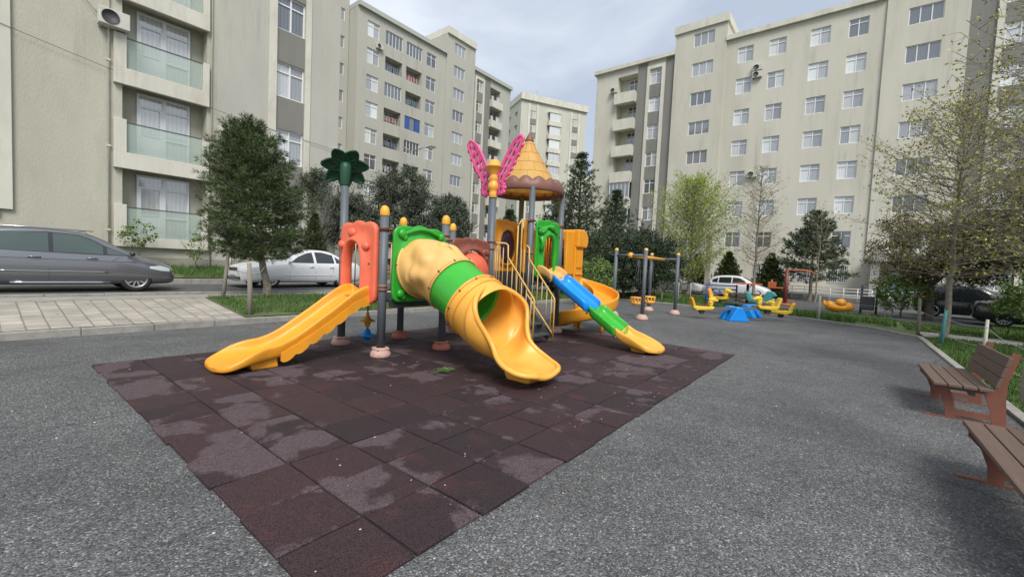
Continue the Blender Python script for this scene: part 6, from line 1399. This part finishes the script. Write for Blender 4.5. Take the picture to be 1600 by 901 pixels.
S_ = [(15.9, -2.0, .95, 'teal painted stake by the path beyond the bench', .04, mat('teal_paint', (.05, .22, .22), .6)), (19.1, -1.85, 1.15, 'grey stake at the far end of the wire fence, next to the path', .045, None), (21.3, .9, .95, 'leaning pale stake at the kerb right of the seesaws', .05, WOODW),
      (12.6, -2.2, .95, 'pale stake seen just above the backrest of the bench', .03, WOODW), (13.6, -3.4, .95, 'short pale stake in the second row, near the side road', .03, WOODW), (10.9, -3.3, .9, 'thin stake in the second row by the right edge', .03, WOODW), (18.0, -3.9, 1.1, 'grey stake behind the path, second row of the wire fence', .035, None)]
tops = [stake(*s[:4], r=s[4], m=s[5], lean=(random.uniform(-.06, .06), random.uniform(-.04, .04)), group='stakes of the wire fence at the right') for s in S_]
o = stake(8.95, -1.98, 2.6, 'tall whitewashed stake tied to the nearest sapling at the right edge', .05, WOODW, lean=(.06, -.05), group='stakes of the wire fence at the right')
mb = MB()
def wire(a, b_, sag=.06, n=10): a = Vector(a); b_ = Vector(b_); mb.tube([a.lerp(b_, t/n)-Vector((0, 0, sag*sin(pi*t/n))) for t in range(n+1)], .006, 4)
for z in (.35, .75): wire((8.95, -1.98, z), (12.6, -2.2, z+.05)); wire((12.6, -2.2, z+.05), (15.9, -2.0, z)); wire((15.9, -2.0, z), (19.1, -1.85, z)); wire((19.1, -1.85, z+.1), (21.3, .9, z)); wire((8.9, -1.98, z), (5.5, -2.1, z))
tag(mb.build('fence_wire', mat('pale_cord', (.35, .34, .31), .8)), 'pale wires strung between the stakes behind the benches', 'wire fence')
for (x, y, lb, sl_) in [(24.2, 9.6, 'pale thin stake left of the swing posts on the far lawn', .0), (25.0, 8.6, 'leaning pale stake between the swing posts on the far lawn', .15), (25.8, 7.2, 'short white stake on the far lawn just left of the nearer seesaw', .0), (23.9, 7.3, 'pale stake behind the right swing post', .0)]:
    stake(x, y, 1.1, lb, .025, WOODW, lean=(sl_, -sl_), group='stakes on the far lawn')
mb = MB()
for z in (.55, .95): wire((24.2, 9.6, z), (25.0, 8.6, z), .03); wire((25.0, 8.6, z), (25.8, 7.2, z), .03); wire((25.8, 7.2, z), (27, 5.5, z), .03)
tag(mb.build('fence_wire', mat('pale_cord', (.35, .34, .31), .8)), 'pale wires on the stakes of the far lawn behind the swing', 'wire fence')
# street lamp beyond the olives
t = tag(wroot('street_lamp', (24.5, 31.5, .3)), 'slim grey street lamp rising behind the widest olive tree', 'street lamp'); lx, ly = 24.5, 31.5
mb = MB(); mb.tube([(lx, ly, 0), (lx, ly, 11.4)], [.12, .07], 8); mb.build('pole', metal_grey, t)
mb = MB(); mb.tube([(lx, ly, 11.3), (lx+.9, ly-.8, 11.9), (lx+1.2, ly-1.0, 11.95)], .05, 6); mb.tube([(lx, ly, 11.3), (lx-.6, ly+.5, 11.7)], .05, 6); mb.build('arm', metal_grey, t)
mb = MB(); mb.cbox((lx+1.4, ly-1.2, 11.95), (.55, .3, .12)); mb.build('lamp_head', metal_grey, t, bevel=.03)
# concrete post behind the seesaws
mb = MB(); mb.box(38.4, 38.75, 9.35, 9.7, 0, 5.0); o = mb.build('concrete_post', kerb_m, bevel=.02); tag(o, 'square grey concrete post between the slim and the middle thuja', 'post')
# gazebo with hipped roof
t = tag(wroot('garden_shed', (32.5, 15.0, 0)), 'low shed with a dark green hipped roof behind the dark shrubs', 'shed')
mb = MB(); mb.box(30.4, 35.6, 12.2, 17.6, 0, 3.4); mb.build('wall', wallD, t)
mb = MB(); A = [(29.8, 11.6, 3.4), (36.2, 11.6, 3.4), (36.2, 18.2, 3.4), (29.8, 18.2, 3.4)]; R1, R2 = (32.0, 14.9, 5.3), (34.0, 14.9, 5.3)
mb.poly([A[0], A[1], R2, R1]); mb.poly([A[1], A[2], R2]); mb.poly([A[2], A[3], R1, R2]); mb.poly([A[3], A[0], R1]); mb.poly(A[::-1])
gm = bpy.data.materials.new('roof_shingles'); gm.use_nodes = True; q = gm.node_tree; b_ = q.nodes['Principled BSDF']; tcn = N(q, 'ShaderNodeTexCoord'); br = N(q, 'ShaderNodeTexBrick'); mpn = N(q, 'ShaderNodeMapping'); mpn.inputs['Rotation'].default_value = (0, pi/2, 0)
q.links.new(tcn.outputs['Object'], mpn.inputs[0]); q.links.new(mpn.outputs[0], br.inputs['Vector']); br.inputs['Scale'].default_value = 3; br.inputs['Color1'].default_value = (.035, .06, .045, 1); br.inputs['Color2'].default_value = (.05, .075, .06, 1); br.inputs['Mortar'].default_value = (.015, .02, .015, 1); q.links.new(br.outputs[0], b_.inputs['Base Color'])
mb.build('roof', gm, t)
mb = MB(); mb.bar((29.78, 11.58, 3.36), (36.22, 11.58, 3.36), .05, .16); mb.bar((29.78, 11.58, 3.36), (29.78, 18.22, 3.36), .05, .16); mb.bar(A[0], R1, .10, .05); mb.build('fascia', pvc, t)
# ---- grass, weeds, litter
GR = mat('grass_blade', (.080, .140, .036), .7, island=.5, spec=.2)
def grass(name, regions, density, label=None, h=(.05, .11), w=.007):
    V = []
    for (x0, x1, y0, y1) in regions:
        n = int((x1-x0)*(y1-y0)*density); x = RNG.uniform(x0, x1, n); y = RNG.uniform(y0, y1, n)
        keep = np.array([noise.noise(Vector((a*.9, b_*.9, 0))) > -.28 for a, b_ in zip(x, y)]); x, y = x[keep], y[keep]; n = len(x)
        z = np.array([hgt(a, b_) for a, b_ in zip(x, y)]); hh = RNG.uniform(*h, n)*(1+.6*np.array([noise.noise(Vector((a*.5, b_*.5, 3))) for a, b_ in zip(x, y)])); an = RNG.uniform(0, 2*pi, n); ln = RNG.normal(0, .035, (n, 2)); ww = w*(1+x*.04+np.abs(y)*.03)
        a_ = np.stack([x-np.cos(an)*ww, y-np.sin(an)*ww, z-.01], 1); b2 = np.stack([x+np.cos(an)*ww, y+np.sin(an)*ww, z-.01], 1); c_ = np.stack([x+ln[:, 0], y+ln[:, 1], z+hh], 1)
        V.append(np.stack([a_, b2, c_], 1).reshape(-1, 3))
    V = np.concatenate(V); o = fast_mesh(name, V, np.arange(len(V)).reshape(-1, 3), GR); tag(o, label, kind='stuff'); o['category'] = 'grass'; return o
grass('grass', [(3.85, 12, 10.65, 13.3), (12, 22, 10.65, 13.3)], 900, 'short green grass on the verge behind the play structure')
grass('grass', [(2, 12, 19.3, 21.1)], 500, 'green grass strip along the wall of the nearest block', h=(.08, .18))
grass('grass', [(6, 10.5, -3.4, -1.85), (10.5, 18.1, -4.2, -1.85), (20.1, 24, -6, -1.7), (6, 14, -6.3, -3.4)], 700, 'green grass behind the benches along the wire fence')
grass('grass', [(21.3, 24.9, -1.5, 6), (22.5, 32, 5.5, 12), (18, 24, -6, -4.2)], 300, 'green grass on the far lawn beyond the seesaws', h=(.10, .24), w=.012)
random.seed(5)
def weed(x, y, s, label, n=26):
    mb = MB()
    for k in range(n):
        a = random.uniform(0, 6.28); r = random.uniform(.1, 1)*s; z = random.uniform(.01, .05)*1.2
        c = Vector((x+r*cos(a), y+r*sin(a)*.6, MATZ+z)); d = Vector((cos(a+random.uniform(-1, 1)), sin(a+random.uniform(-1, 1)), random.uniform(.1, .6)))*.02; e = Vector((-d.y, d.x, 0))*.6
        mb.tube([(x+r*.3*cos(a), y+r*.3*sin(a)*.6, MATZ), tuple(c)], .0012, 3, cap=False); mb.poly([c-d, c+e, c+d, c-e])
    tag(mb.build('weed', mat('weed_leaf', (.10, .20, .05), .7, island=.3), fix=False), label, 'weed')
weed(4.12, 4.40, .17, 'small green weed growing through a joint of the rubber mat', 90)
def scatter(name, regions, n, m, s, label):
    mb = MB(); r = random.Random(9)
    for _ in range(n):
        x0, x1, y0, y1 = r.choice(regions); x, y = r.uniform(x0, x1), r.uniform(y0, y1); on = .95 < x < 9.45 and 1.7 < y < 7.7; q = r.uniform(.4, 1)*s
        mb.ball((x, y, (MATZ if on else 0)+q*.3), q, 5, 3, (r.uniform(.7, 1.5), 1, .5))
    o = mb.build(name, m, fix=False); tag(o, label, 'pebbles', kind='stuff')
scatter('pebbles', [(.2, 9, .3, 7.6), (-2, 6, 1, 9.5), (1, 9, -1.4, 3)], 260, mat('pale_stone', (.5, .49, .46), .8, island=.3), .009, 'small pale pebbles scattered over mat and asphalt')
scatter('fallen_leaves', [(-6, 9, 10.1, 10.42), (1, 9.4, 1.35, 1.66), (5, 18, -1.62, -1.3), (-6, 3.6, 10.9, 13)], 360, mat('dry_leaf', (.15, .105, .06), .9, island=.5), .013, 'dry leaf litter gathered along kerbs and mat edge')
rebase_all()
